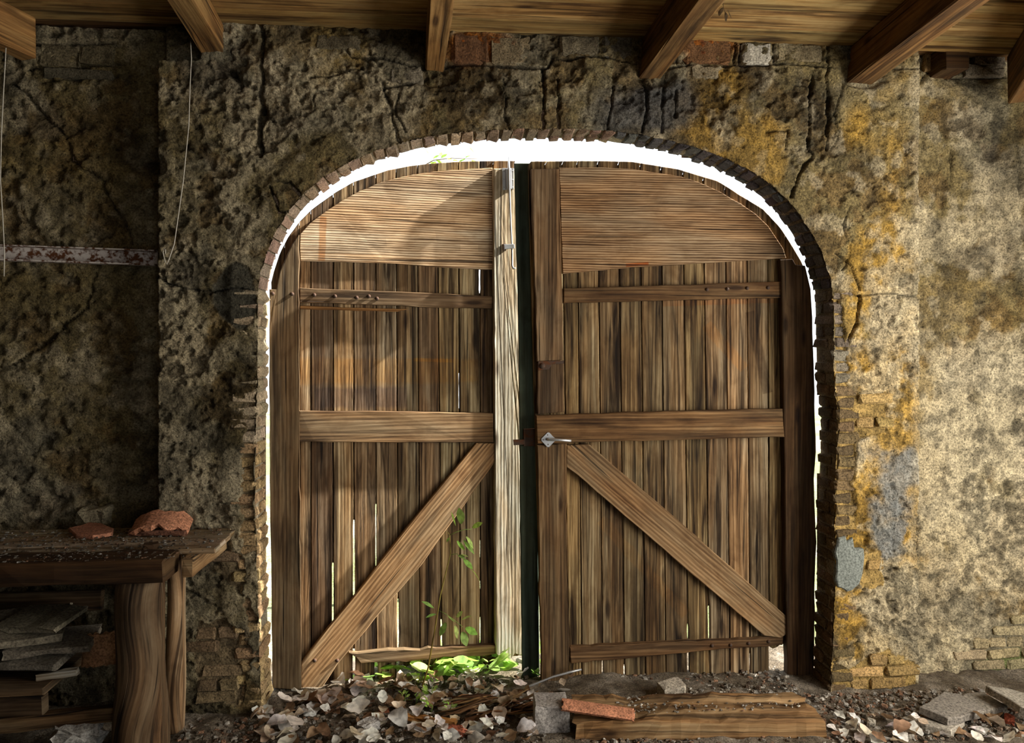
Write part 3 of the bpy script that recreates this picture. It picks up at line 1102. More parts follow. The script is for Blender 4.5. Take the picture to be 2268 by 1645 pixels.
ARC1 = [(597, 640), (605, 605), (620, 560), (638, 525), (662, 492), (691, 463), (738, 429), (782, 403), (858, 377), (910, 367), (960, 361), (1030, 357), (1095, 356), (1150, 356)]
ARC2 = [(1140, 357), (1190, 357), (1330, 356), (1400, 358), (1501, 374), (1591, 401), (1646, 436), (1690, 462), (1728, 503), (1753, 541), (1780, 586), (1796, 640)]
bc1 = [jcol((1.0, .95, .88), .38, .06) for _ in range(13)]
bc2 = [jcol((0.95, 0.88, 0.78), .3, .06) for _ in range(13)]
make_boards([600, 630, 663, 688, 738, 783, 832, 878, 925, 970, 1016, 1063, 1094, 1142], [602, 634, 665, 689, 737, 784, 833, 882, 930, 978, 1019, 1064, 1099, 1150], 600, 1400, ARC1,
            [(1520, 1520), (1522, 1520), (1524, 1522), (1523, 1522), (1512, 1520), (1506, 1502), (1500, 1516), (1478, 1470), (1487, 1492), (1462, 1466), (1455, 1450), (1478, 1470), (1455, 1452)],
            [(5, 1155, 1320, 4), (6, 1120, 1250, 2.2), (4, 1250, 1400, 3.5), (7, 1330, 1430, 4), (9, 1375, 1435, 4), (11, 1200, 1230, 2), (11, 1290, 1300, 2), (11, 1370, 1420, 3), (11, 592, 645, 4), (10, 830, 900, 1.6),
             (5, 1440, 1530, 6), (6, 1470, 1530, 8), (7, 1450, 1530, 8)],
            PL1, d1, bc1)
make_boards([1176, 1212, 1248, 1280, 1326, 1372, 1420, 1466, 1515, 1560, 1608, 1655, 1701, 1740, 1784], [1196, 1228, 1258, 1288, 1334, 1382, 1428, 1474, 1524, 1571, 1616, 1661, 1704, 1742, 1798], 640, 1400, ARC2,
            [(1540, 1540), (1540, 1540), (1540, 1543), (1545, 1546), (1545, 1545), (1546, 1545), (1545, 1548), (1545, 1546), (1546, 1547), (1548, 1545), (1546, 1544), (1545, 1546), (1432, 1430), (1530, 1535)],
            [(4, 1465, 1560, 4), (5, 1475, 1560, 4), (6, 1495, 1560, 4), (8, 1385, 1410, 4), (8, 1445, 1560, 5.5), (9, 1345, 1410, 4.5), (9, 1450, 1500, 2), (11, 1450, 1500, 3.5)],
            PL2, d2, bc2)

# --- left leaf framing
slab('hinge_stile', [(663, 517), (648, 540), (634, 565), (621, 600), (612, 640), (597, 641), (596, 760), (597, 1000), (600, 1250), (604, 1524), (667, 1530), (665, 1200), (663, 900), (662, 640)], PL1, 0.05, 0.05, M['frame'], d1, 'v', (0.62, 0.58, 0.52))
slab('plywood_panel', [(665, 518), (688, 493), (722, 467), (756, 445), (795, 424), (836, 407), (879, 394), (920, 386), (960, 380), (1020, 375), (1090, 372), (1091, 597), (980, 592), (880, 584), (780, 580), (665, 578)], PL1, 0.016, 0.014, M['ply'], d1, 'h', (1.4, 1.32, 1.22), 0.001, 0.05, 0.002)  # panel colour raised to carry the sun that strikes it
slab('strap_rail', [(664, 637), (800, 643), (950, 648), (1092, 656), (1092, 684), (950, 680), (800, 674), (664, 670)], PL1, 0.032, 0.032, M['frame'], d1, 'h', (0.66, 0.6, 0.55))
slab('middle_rail', [(663, 910), (880, 911), (1093, 915), (1094, 980), (880, 980), (663, 978)], PL1, 0.038, 0.038, M['frame'], d1, 'h', (1.1, 1.03, 0.95))
slab('diagonal_brace', [(1055, 981), (1096, 981), (1097, 1022), (932, 1252), (748, 1470), (712, 1525), (668, 1531), (667, 1466), (784, 1321), (900, 1169)], PL1, 0.036, 0.036, M['brace'], d1, ((667, 1480), (1070, 990)), (1.05, 1, 0.95), 0.0012)
slab('bottom_rail', [(775, 1446), (860, 1440), (1000, 1433), (1099, 1428), (1100, 1449), (1000, 1455), (900, 1466), (800, 1468)], PL1, 0.034, 0.034, M['frame'], d1, 'h', (0.75, 0.68, 0.6), 0.003, 0.04)
slab('meeting_stile', [(1093, 373), (1146, 374), (1152, 600), (1157, 900), (1162, 1200), (1164, 1440), (1158, 1452), (1141, 1448), (1130, 1462), (1118, 1452), (1106, 1458), (1099, 1448), (1097, 1000), (1095, 700)], PL1, 0.05, 0.05, M['bleached_sunlit'], d1, 'v', (1, 1, 1), 0.0012)
slab('splinter_batten', [(664, 676), (760, 681), (905, 684), (880, 690), (770, 687), (664, 684)], PL1, 0.012, 0.01, M['brace'], d1, 'h', (0.8, 0.62, 0.4), 0.001, 0.05, 0.002)
bolt = dome_mesh('bolt', 0.011, 0.009)


def put(name, me, mat, px, py, pl, off, parent, color=(1, 1, 1), rot=None):
    p = PPL(px, py, pl, off)
    return link(name, me, mat, parent, p, rot, color)


for (x, y) in ((696, 653), (742, 656), (790, 659), (817, 656), (835, 661)):
    put('bolt', bolt, M['rustiron'], x, y, PL1, 0.032, d1)
for (x, y) in ((604, 650), (647, 651), (697, 1462), (747, 1462)):
    put('bolt', bolt, M['rustiron'], x, y, PL1, 0.05 if x < 660 else 0.036, d1)

# sliding bolt on the meeting stile
sb = empty('sliding_bolt', PPL(1125, 420, PL1, 0.05), d1)
slab('bolt_plate', [(1112, 372), (1138, 372), (1138, 419), (1113, 421)], PL1, 0.054, 0.004, M['steel'], sb, 'v', (.6, .6, .65), 0.0002, 1, 0.001)
slab('bolt_guide', [(1121, 373), (1133, 373), (1134, 418), (1122, 418)], PL1, 0.070, 0.016, M['steel'], sb, 'v', (1, 1, 1), 0.0002, 1, 0.004)
link('bolt_rod', tube_mesh('bolt_rod', [PPL(1127, 348, PL1, 0.062), PPL(1127, 375, PL1, 0.066), PPL(1128, 420, PL1, 0.068), PPL(1131, 500, PL1, 0.068), PPL(1134, 560, PL1, 0.068), PPL(1134, 588, PL1, 0.068), PPL(1137, 595, PL1, 0.070), PPL(1142, 594, PL1, 0.075)], [0.004, 0.008, 0.0065, 0.006, 0.006, 0.006, 0.006, 0.006], 8) , M['zinc'], sb, (0, 0, 0))
slab('guide_bracket', [(1116, 541), (1139, 540), (1140, 550), (1117, 552)], PL1, 0.077, 0.006, M['steel'], sb, 'h', (1, 1, 1), 0.0002, 1, 0.002)
slab('guide_tab', [(1114, 540), (1122, 540), (1122, 554), (1114, 554)], PL1, 0.056, 0.006, M['rustiron'], sb, 'h', (1, 1, 1), 0.0002, 1, 0.001)
for (x, y) in ((1117, 378), (1117, 396), (1117, 414), (1136, 378), (1136, 398), (1136, 415)):
    put('screw', dome_mesh('screw', 0.005, 0.003, 8), M['steel'], x, y, PL1, 0.054, sb)

# --- right leaf framing
slab('cover_strip', [(1139, 361), (1174, 361), (1186, 700), (1190, 960), (1196, 1526), (1157, 1526), (1153, 1200), (1148, 700)], PL2, -0.026, 0.024, M['green'], d2, 'v', (1, 1, 1), 0.0006)
slab('meeting_stile', [(1176, 374), (1238, 373), (1243, 560), (1248, 798), (1190, 800), (1184, 600)], PL2, 0.045, 0.045, M['frame'], d2, 'v', (0.98, 0.88, 0.8))
slab('lock_block', [(1190, 802), (1248, 800), (1250, 912), (1190, 918)], PL2, 0.036, 0.036, M['frame'], d2, 'v', (0.5, 0.44, 0.4))
slab('meeting_stile', [(1190, 986), (1254, 982), (1256, 1200), (1261, 1536), (1200, 1542), (1194, 1250)], PL2, 0.045, 0.045, M['frame'], d2, 'v', (0.78, 0.68, 0.56), 0.0025)
slab('plywood_panel', [(1239, 372), (1330, 371), (1400, 374), (1504, 390), (1550, 404), (1597, 426), (1641, 451), (1673, 473), (1701, 500), (1720, 527), (1734, 550), (1741, 571), (1600, 580), (1400, 592), (1247, 606), (1243, 500)], PL2, 0.016, 0.014, M['ply'], d2, 'h', (0.80, 0.66, 0.52), 0.001, 0.05, 0.002)
slab('strap_rail', [(1248, 638), (1480, 631), (1732, 623), (1733, 658), (1480, 665), (1249, 670)], PL2, 0.032, 0.032, M['frame'], d2, 'h', (0.62, 0.48, 0.34))
slab('middle_rail', [(1188, 921), (1450, 912), (1734, 905), (1737, 967), (1450, 975), (1190, 983)], PL2, 0.052, 0.052, M['frame'], d2, 'h', (0.82, 0.68, 0.52))
slab('diagonal_brace', [(1255, 986), (1305, 983), (1381, 1049), (1475, 1128), (1693, 1321), (1743, 1365), (1742, 1404), (1730, 1413), (1693, 1408), (1468, 1216), (1277, 1050), (1255, 1034)], PL2, 0.036, 0.036, M['brace'], d2, ((1270, 1005), (1720, 1390)), (0.85, 0.78, 0.7), 0.0012)
slab('bottom_rail', [(1262, 1433), (1450, 1424), (1700, 1413), (1734, 1412), (1733, 1428), (1600, 1438), (1450, 1452), (1265, 1469)], PL2, 0.034, 0.034, M['frame'], d2, 'h', (0.72, 0.55, 0.4), 0.002, 0.04)
slab('hinge_stile', [(1730, 576), (1756, 573), (1763, 585), (1784, 588), (1797, 640), (1803, 800), (1805, 900), (1808, 1000), (1803, 1060), (1808, 1200), (1805, 1300), (1803, 1545), (1746, 1545), (1741, 1300), (1736, 900), (1732, 650)], PL2, 0.05, 0.05, M['frame'], d2, 'v', (0.36, 0.29, 0.22))
for (x, y) in ((1566, 641), (1611, 640), (1655, 638), (1701, 637), (1577, 1429), (1618, 1428), (1658, 1424), (1702, 1420)):
    put('bolt', bolt, M['rustiron'], x, y, PL2, 0.032 if y < 800 else 0.034, d2)
slab('hasp_plate', [(1192, 800), (1249, 798), (1249, 805), (1222, 806), (1216, 818), (1192, 820)], PL2, 0.050, 0.006, M['rustiron'], d2, 'h', (1, 1, 1), 0.0004, 1, 0.001)
put('bolt', dome_mesh('bolt', 0.017, 0.012), M['rustiron'], 1201, 810, PL2, 0.05, d2)
# lever handle
hd = empty('lever_handle', PPL(1215, 972, PL2, 0.052), d2)
slab('diamond_plate', [(1213, 957), (1217, 958), (1230, 972), (1229, 977), (1216, 990), (1212, 990), (1199, 976), (1199, 971)], PL2, 0.056, 0.004, M['steel'], hd, 'h', (1, 1, 1), 0.0002, 1, 0.001)
link('lever', tube_mesh('lever', [PPL(1214, 973, PL2, 0.05), PPL(1214, 973, PL2, 0.078), PPL(1216, 973, PL2, 0.084), PPL(1240, 974, PL2, 0.085), PPL(1265, 976, PL2, 0.085)], [0.008, 0.008, 0.008, 0.0075, 0.0075], 10), M['zinc'], hd, (0, 0, 0))
for (x, y) in ((1213, 963), (1203, 974), (1214, 984), (1225, 974)):
    put('screw', dome_mesh('screw', 0.0035, 0.002, 8), M['rustiron'], x, y, PL2, 0.056, hd)
# rim latch on the cover strip
lt = empty('rim_latch', PPL(1170, 985, PL2, 0), d2)
slab('latch_case', [(1160, 950), (1186, 949), (1187, 988), (1160, 988)], PL2, -0.010, 0.016, M['rustiron'], lt, 'v', (1, 1, 1), 0.0003, 1, 0.002)
slab('latch_bar', [(1137, 974), (1162, 973), (1162, 984), (1138, 986)], PL2, -0.006, 0.014, M['rustiron'], lt, 'h', (1, 1, 1), 0.0003, 1, 0.002)

# ================================================================== CEILING
Y0 = PZ(1100, 44, ZC)[1]
Y1 = PZ(1100, 2, ZC)[1]
PWD = Y0 - Y1
ceil = link('ceiling', box_mesh('ceiling', 9.0, 7.8, 0.04, 0, 0), M['beam'], None, (0, -3.6, ZC + 0.06), None, (.5, .45, .4))
tag(ceil, 'boarded timber ceiling of long stained planks', 'ceiling', kind='structure')
yy = Y0 + PWD
pm = [box_mesh('ceiling_plank', 8.6, PWD - 0.009, 0.03, 0.006, 0.0008, s, 0, 0) for s in range(3)]
k = 0
while yy > -7.2:
    link('ceiling_plank', pm[k % 3], M['plank'], ceil, (0, yy - PWD / 2, ZC + 0.016 + random.uniform(-.002, .002)), None, jcol((1, 1, 1), .18, .05))
    yy -= PWD
    k += 1

BZ = P(960, 162, 0)[2]
def beam(bl, br, near_bl, label, h=None, mirror=False, z=None, color=(1, 1, 1)):
    z = BZ if z is None else z
    a = PZ(*near_bl, z)
    e = P(bl[0], bl[1], 0.05)
    e[2] = z
    e2 = P(br[0], br[1], 0.05)
    wd = max(0.085, min(0.15, e2[0] - e[0]))
    d = e - a
    d[2] = 0
    L_ = np.linalg.norm(d)
    d /= L_
    # extend back over the camera
    t = (-7.0 - e[1]) / d[1]
    tail = e + d * t
    ln = np.linalg.norm(tail - e)
    mid = (e + tail) / 2
    side = np.array([d[1], -d[0], 0])
    if side[0] < 0:
        side = -side
    hh = ZC - z - 0.001
    c = mid + side * (wd / 2)
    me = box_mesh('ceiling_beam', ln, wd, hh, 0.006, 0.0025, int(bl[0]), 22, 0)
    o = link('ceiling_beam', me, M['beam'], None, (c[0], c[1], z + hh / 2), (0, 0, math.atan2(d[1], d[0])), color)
    tag(o, label, 'beam', 'ceiling beams')
    return o


def bz(py):
    return CAMZ + (HOR - py) / F * 3.85


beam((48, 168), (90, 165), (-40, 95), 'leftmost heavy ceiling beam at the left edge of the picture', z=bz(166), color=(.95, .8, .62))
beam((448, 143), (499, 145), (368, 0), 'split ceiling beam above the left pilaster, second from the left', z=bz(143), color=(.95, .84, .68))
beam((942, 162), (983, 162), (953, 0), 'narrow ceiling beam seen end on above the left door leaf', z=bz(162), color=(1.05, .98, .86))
beam((1415, 165), (1462, 165), (1545, 0), 'ceiling beam above the right door leaf, its near side in shadow', z=bz(165), color=(.62, .54, .44))  # shade of the left side put into the darker colour, next beam too
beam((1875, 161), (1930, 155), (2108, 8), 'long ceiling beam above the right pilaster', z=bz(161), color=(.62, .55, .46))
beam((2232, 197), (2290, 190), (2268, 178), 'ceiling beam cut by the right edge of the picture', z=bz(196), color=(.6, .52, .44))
a, b = P(2072, 165, REC - .05), P(2122, 106, REC - .05)
st = link('sawn_beam_stub', box_mesh('sawn_beam_stub', b[0] - a[0], 0.16, b[2] - a[2], .005, .002, 4, 3, 1), M['beam'], None, ((a[0] + b[0]) / 2, REC - 0.06, (a[2] + b[2]) / 2), None, (.28, .24, .2))
tag(st, 'short dark sawn-off beam stub sticking out of the right wall panel', 'beam stub')

# ================================================================== SIDE WALLS AND FLOOR (outside the picture, they shape the light)
def wbox(name, x0, x1, y0, y1, z0, z1, label=None, parent=None):
    o = link(name, box_mesh(name, x1 - x0, y1 - y0, z1 - z0, 0, 0), M['brick'], parent, ((x0 + x1) / 2, (y0 + y1) / 2, (z0 + z1) / 2), None, (.12, .10, .07))
    if label:
        tag(o, label, 'wall', kind='structure')
    return o


wbox('wall_left', -3.8, -3.6, -7.2, 0.3, -0.1, ZC, 'plain masonry side wall left of the workbench')
wr = wbox('wall_right', 3.92, 4.12, -1.0, 0.3, -0.1, ZC, 'masonry side wall with a wide doorway, right of the picture')
wbox('wall_section', 3.92, 4.12, -7.2, -3.2, -0.1, ZC, None, wr)
wbox('wall_section', 3.92, 4.12, -3.2, -1.0, 2.95, ZC, None, wr)
wbox('wall_sun_block', 6.4, 6.6, -9.0, -0.75, -0.1, 5.2, 'tall unseen wall added outside the side doorway to block the sun')  # added out of view to keep sun from entering the side doorway
wb = wbox('wall_back', -3.8, 1.2, -7.3, -7.1, -0.1, ZC, 'masonry end wall behind the viewer with an opening added for the fill light')  # opening put in so the fill lamp has a way in
wbox('wall_section', 3.8, 4.1, -7.3, -7.1, -0.1, ZC, None, wb)
wbox('wall_section', 1.2, 3.8, -7.3, -7.1, 2.95, ZC, None, wb)

xs = np.arange(-3.7, 4.0, 0.022)
ys = np.r_[np.arange(-7.2, -0.7, 0.25), np.arange(-0.7, 0.62, 0.022)]
X, Y = np.meshgrid(xs, ys)
X = X.ravel(); Y = Y.ravel()
hz = 0.05 * fbm(X * 2, Y * 2, 4, 8) + 0.035 * fbm(X * 11, Y * 11, 4, 18)
hz += 0.03 * np.exp(-((X - 0.9) / 0.35) ** 2 - ((Y - 0.1) / 0.2) ** 2)
n = fbm(X * 9, Y * 9, 4, 33)
cl = lerp(np.tile(C(0.16, 0.125, 0.085), (len(X), 1)), C(0.30, 0.25, 0.19), sst(-.1, .2, n))
me = grid_mesh('floor', np.stack([X, Y, hz - 0.005], 1), len(xs), len(ys), None, cl)
fl = link('floor', me, M['earth'])
tag(fl, 'earthen floor strewn with rubble and leaf litter', 'floor', kind='structure')

xs = np.arange(-12, 14, 0.2); ys = np.arange(0.6, 16, 0.2)
X, Y = np.meshgrid(xs, ys); X = X.ravel(); Y = Y.ravel()
zz = -0.01 + 0.02 * (Y - 0.6) + 0.08 * fbm(X, Y, 4, 3) * np.clip(Y - .6, 0, 1)
cl = lerp(np.tile(C(0.30, 0.36, 0.14), (len(X), 1)), C(0.45, 0.42, 0.30), sst(-.1, .15, fbm(X * 2, Y * 2, 3, 9)))
gr = link('ground', grid_mesh('ground', np.stack([X, Y, zz], 1), len(xs), len(ys), None, cl), M['earth'])
tag(gr, 'sunlit overgrown ground outside the doorway', 'ground', kind='structure')

# ================================================================== WORKBENCH ON THE LEFT
TZ = 0.95
pf = PZ(365, 1240, TZ)            # front right top corner of the heavy front beam
pb = PZ(400, 1215, TZ)
bench = empty('workbench', (pf[0] - 0.8, pf[1] + 0.4, 0))
tag(bench, 'rough timber workbench with a heavy front beam and log legs, littered with rubble', 'workbench')
XLB = -2.95
bd = 0.17
link('front_beam', box_mesh('front_beam', pf[0] - XLB, bd, 0.10, .006, .003, 3, 14, 0), M['beam'], bench, ((pf[0] + XLB) / 2, pf[1] + bd / 2, TZ - 0.05), (0, 0, 0.0), (.24, .20, .18))  # wood toned very dark to stand in for the shade on its front
yy = pf[1] + bd + 0.004
xe = PZ(480, 1214, TZ)[0]
pw = (0.06 - yy) / 5
for i in range(5):
    xr_ = xe + random.uniform(-.012, .012) - 0.01 * i
    link('bench_plank', box_mesh('bench_plank', xr_ - XLB, pw - .005, 0.022, .003, .0012, 20 + i, 12, 0), M['bleached_sunlit'], bench, ((xr_ + XLB) / 2, yy + pw / 2, TZ - 0.012 + random.uniform(-.003, .002)), None, jcol((.52, .45, .37), .15, .04))
    yy += pw
lc = PZ(310, 1290, TZ - 0.1)
lg = link('log_leg', log_mesh('log_leg', TZ - 0.1, lambda t: 0.113 - 0.012 * t + 0.004 * math.sin(t * 9), 5), M['log'], bench, (P(311, 1400, pf[1] + 0.12)[0], pf[1] + 0.12, 0.0), None, (.5, .43, .36))
link('log_leg', log_mesh('log_leg', TZ - 0.04, lambda t: 0.044 + 0.004 * math.sin(t * 7), 9, 14), M['log'], bench, (P(387, 1450, pf[1] + 0.42)[0], pf[1] + 0.42, 0.0), (0.0, 0.012, 0), (1.35, 1.2, 1.05))
ra = PZ(405, 1222, TZ - .03)
link('side_rail', box_mesh('side_rail', 0.05, 0.62, 0.085, .004, .002, 6, 5, 1), M['log'], bench, (xe - 0.10, pf[1] + bd + 0.25, TZ - 0.068), (0, 0, -0.02), (1.1, .95, .75))
for i, (zz_, y0, c, t) in enumerate(((0.385, .02, (.45, .4, .36), 0.03), (0.38, .21, (.4, .36, .33), 0.03), (0.385, .40, (.38, .34, .3), .03))):
    link('shelf_board', box_mesh('shelf_board', 1.25, 0.18, t, .003, .002, 31 + i, 8, 0), M['frame'], bench, (-2.38, pf[1] + y0 + .1, zz_), (0, 0, 0), c)
link('shelf_rail', box_mesh('shelf_rail', 1.25, 0.05, 0.08, .004, .002, 37, 8, 0), M['frame'], bench, (-2.38, pf[1] + .05, .325), None, (.3, .27, .24))
q0, q1 = P(0, 1612, pf[1] + .1), P(245, 1585, pf[1] + .1)
link('low_stretcher', box_mesh('low_stretcher', 1.2, 0.04, 0.065, .004, .002, 39, 8, 0), M['log'], bench, (q1[0] - .58, pf[1] + .12, (q0[2] + q1[2]) / 2 - .02), (0, -math.atan2(q1[2] - q0[2], q1[0] - q0[0]), 0), (.7, .62, .5))
bu = link('back_upright', box_mesh('back_upright', 1.25, 0.035, 0.10, .004, .002, 41, 8, 0), M['frame'], bench, (-2.38, pf[1] + .56, .60), None, (.3, .26, .22))


def rubble_mesh(name, sx, sy, sz, seed, jit=0.12, cuts=2, round_=0.25):
    bm = bmesh.new()
    bmesh.ops.create_cube(bm, size=1.0)
    bmesh.ops.subdivide_edges(bm, edges=bm.edges[:], cuts=cuts, use_grid_fill=True)
    r = random.Random(seed)
    for vtx in bm.verts:
        c = vtx.co.copy()
        s_ = c.normalized() * 0.62
        c = c.lerp(s_, round_)
        c += Vector((r.uniform(-1, 1), r.uniform(-1, 1), r.uniform(-1, 1))) * jit * 0.5
        vtx.co = Vector((c.x * sx, c.y * sy, c.z * sz))
    me = bpy.data.meshes.new(name)
    bm.to_mesh(me)
    bm.free()
    return me


def curved_tile(name, w, l, arc, th, seed, ragged=0.01):
    """a piece of curved roof tile: arc across the width, running along y"""
    r = random.Random(seed)
    R_ = w / (2 * math.sin(arc / 2))
    na, nl = 10, 5
    V = []; Fc = []
    for lay in (0, 1):
        for i in range(nl + 1):
            for k in range(na + 1):
                a = -arc / 2 + arc * k / na
                rr = R_ - lay * th
                y = -l / 2 + l * i / nl + (r.uniform(-ragged, ragged) if i in (0, nl) else 0)
                V.append((rr * math.sin(a), y, rr * math.cos(a) - R_ * math.cos(arc / 2)))
    W = na + 1
    o = (nl + 1) * W
    for i in range(nl):
        for k in range(na):
            a = i * W + k
            Fc.append((a, a + 1, a + W + 1, a + W))
            Fc.append((o + a, o + a + W, o + a + W + 1, o + a + 1))
    for k in range(na):
        Fc.append((k, o + k, o + k + 1, k + 1))
        b = nl * W + k
        Fc.append((b, b + 1, o + b + 1, o + b))
    for i in range(nl):
        a = i * W
        Fc.append((a, a + W, o + a + W, o + a))
        b = i * W + na
        Fc.append((b, o + b, o + b + W, b + W))
    return mesh_pd(name, V, Fc)


def shard(name, px, z, th, mat, color, label, cat, group=None, tilt=(0, 0), seed=1):
    """flat broken piece outlined on a level plane at height z"""
    pts = [PZ(x, y, z) for x, y in px]
    o = np.mean(pts, 0)
    fr = (np.array([0, 0, 0.0]), np.array([1.0, 0, 0]), np.array([0, 1.0, 0]), np.array([0, 0, 1.0]))
    ob = plate(name, [(p[0], p[1]) for p in pts], fr, z, th, mat, None, 0.3, color, 0.002, 0.05, 0.004)
    ob.rotation_euler = (tilt[0], tilt[1], 0)
    tag(ob, label, cat, group)
    return ob


# things lying on the bench
ob = link('stone_lump', box_mesh('stone_lump', .155, .11, .09, .012, .006, 77, 2), M['brick'], None, (*PZ(213, 1160, TZ)[:2], TZ + .044), (.03, 0, -.08), (.33, .28, .18))
tag(ob, 'squared chunk of yellowish stone at the back of the workbench', 'stone')
ob = link('stone_lump', box_mesh('stone_lump', .07, .07, .10, .01, .006, 78, 1), M['brick'], None, (*PZ(252, 1154, TZ)[:2], TZ + .049), (0, .05, .3), (.16, .13, .09))
tag(ob, 'small dark stone beside the squared chunk on the workbench', 'stone')
ob = shard('tile_shard', [(152, 1168), (180, 1163), (198, 1158), (226, 1160), (252, 1170), (248, 1178), (205, 1184), (168, 1182)], TZ + 0.02, .018, M['tile'], (.50, .22, .13), 'flat orange clay tile shard lying on the workbench', 'tile', None, (.06, -.03))
c = PZ(348, 1186, TZ)
ob = link('ridge_tile', curved_tile('ridge_tile', .27, .13, 1.5, .018, 5, .018), M['tile'], None, (c[0], c[1] + .06, TZ + .033), (0.42, 0.05, 0.12), (.56, .25, .14))
tag(ob, 'broken arched piece of orange ridge tile on the workbench corner', 'tile')
ob = link('broken_tile_edge', box_mesh('broken_tile_edge', .27, .022, .028, .003, .003, 80, 3), M['tile'], None, (c[0] + .005, c[1] - .005, TZ + .014), (0, 0.02, -.06), (.20, .09, .055))
tag(ob, 'dark straight tile edge piece propping the arched tile', 'tile')
ob = link('wood_chip', rubble_mesh('wood_chip', .06, .05, .03, 4, .15), M['frame'], None, (*PZ(335, 1215, TZ)[:2], TZ + .012), (0, 0, .3), (.3, .25, .2))
tag(ob, 'small dark wood chip at the front corner of the workbench', 'wood chip')


def scatter(name, n, spot, size, cols, label, cat, seed, flat=0.5):
    r = random.Random(seed)
    V = []; Fc = []; Cc = []
    for i in range(n):
        x, y, z = spot(r)
        s_ = size(r)
        a = r.uniform(0, 6.28)
        ax = Vector((math.cos(a), math.sin(a), 0)) * s_
        ay = Vector((-math.sin(a), math.cos(a), 0)) * s_ * r.uniform(.4, .9)
        az = Vector((r.uniform(-.3, .3), r.uniform(-.3, .3), 1)) * s_ * flat * r.uniform(.5, 1.3)
        b0 = len(V)
        ce = Vector((x, y, z))
        for (i1, i2) in ((-1, -1), (1, -.8), (.9, 1), (-.8, .9)):
            V.append(ce + ax * i1 * r.uniform(.7, 1.1) + ay * i2)
        for (i1, i2) in ((-.6, -.6), (.7, -.5), (.6, .7), (-.5, .6)):
            V.append(ce + ax * i1 + ay * i2 + az * r.uniform(.7, 1.2))
        Fc += [(b0, b0 + 1, b0 + 5, b0 + 4), (b0 + 1, b0 + 2, b0 + 6, b0 + 5), (b0 + 2, b0 + 3, b0 + 7, b0 + 6), (b0 + 3, b0, b0 + 4, b0 + 7), (b0 + 4, b0 + 5, b0 + 6, b0 + 7)]
        c_ = r.choice(cols)
        f = r.uniform(.6, 1.3)
        Cc += [(c_[0] * f, c_[1] * f, c_[2] * f, 1)] * 8
    me = mesh_pd(name, V, Fc)
    at = me.color_attributes.new('Col', 'FLOAT_COLOR', 'POINT')
    at.data.foreach_set('color', np.array(Cc, np.float32).ravel())
    o = link(name, me, M['earth'])
    tag(o, label, cat, None, 'stuff')
    return o


GREYS = [(.30, .26, .2), (.22, .17, .12), (.42, .38, .32), (.18, .12, .08), (.5, .46, .4), (.36, .2, .12)]
scatter('bench_grit', 2600, lambda r: (lambda u: (u, r.uniform(pf[1] + .01, .02), TZ + .001))(r.uniform(XLB, xe - .02 - .28 * r.random() ** 2)), lambda r: r.choice((.002, .003, .003, .004, .006, .009)), [tuple(v * .62 for v in g) for g in GREYS], 'fine grit and crumbs covering the workbench top', 'grit', 4, .6)

# slabs stacked on the bench shelf
SZ = 0.40
for i, (px, py, dx, dy, z, rx, ry, rz, sx, sy, c, lab) in enumerate((
        (30, 1440, 0, 0, .60, .05, .03, .35, .42, .30, (.20, .17, .12), 'large dusty slab on top of the heap under the workbench'),
        (95, 1420, 0, 0, .635, .04, -.04, -.25, .30, .20, (.22, .19, .13), 'tilted slab leaning on the top slab under the workbench'),
        (120, 1455, 0, 0, .53, .03, .02, .2, .34, .20, (.19, .16, .12), 'broken slab jutting right from the heap under the workbench'),
        (60, 1480, 0, 0, .485, .0, .0, -.1, .42, .26, (.15, .13, .1), 'lowest wide slab of the heap under the workbench'))):
    p_ = P(px, py, pf[1] + .22)
    o = link('paving_slab', box_mesh('paving_slab', sx, sy, .03, .004, .004, 90 + i, 3), M['slabstone'], None, (p_[0], p_[1], z), (rx + .12, ry, rz), c)
    tag(o, lab, 'slab', 'slabs heaped under the workbench')
p_ = P(128, 1492, pf[1] + .12)
o = link('wood_batten', box_mesh('wood_batten', .17, .03, .03, .003, .002, 95, 2), M['bleached_sunlit'], None, (p_[0], p_[1], SZ + .02), (0, -.08, .08), (.5, .5, .52))
tag(o, 'short pale grey batten lying on the shelf under the workbench', 'batten')
p_ = P(225, 1455, pf[1] + .25)
o = link('pantile', curved_tile('pantile', .16, .14, 1.6, .015, 8, .008), M['tile'], None, (p_[0], p_[1], SZ + .075), (1.25, 0, .1), (.34, .17, .08))
tag(o, 'curved clay roof tile standing on the shelf behind the log leg', 'tile')
p_ = PZ(172, 1640, 0.12)
o = link('rag', rubble_mesh('rag', .18, .12, .10, 9, .3, 3, .6), M['slabstone'], None, (p_[0], p_[1], .148), None, (.42, .40, .36))
tag(o, 'crumpled pale rag on the floor below the workbench shelf', 'rag')
o = link('support_block', box_mesh('support_block', .3, .25, .1, .01, .005, 66, 2), M['brick'], None, (p_[0], p_[1], .045), None, (.2, .16, .1))
tag(o, 'dark masonry block holding up the pale rag under the workbench', 'block')

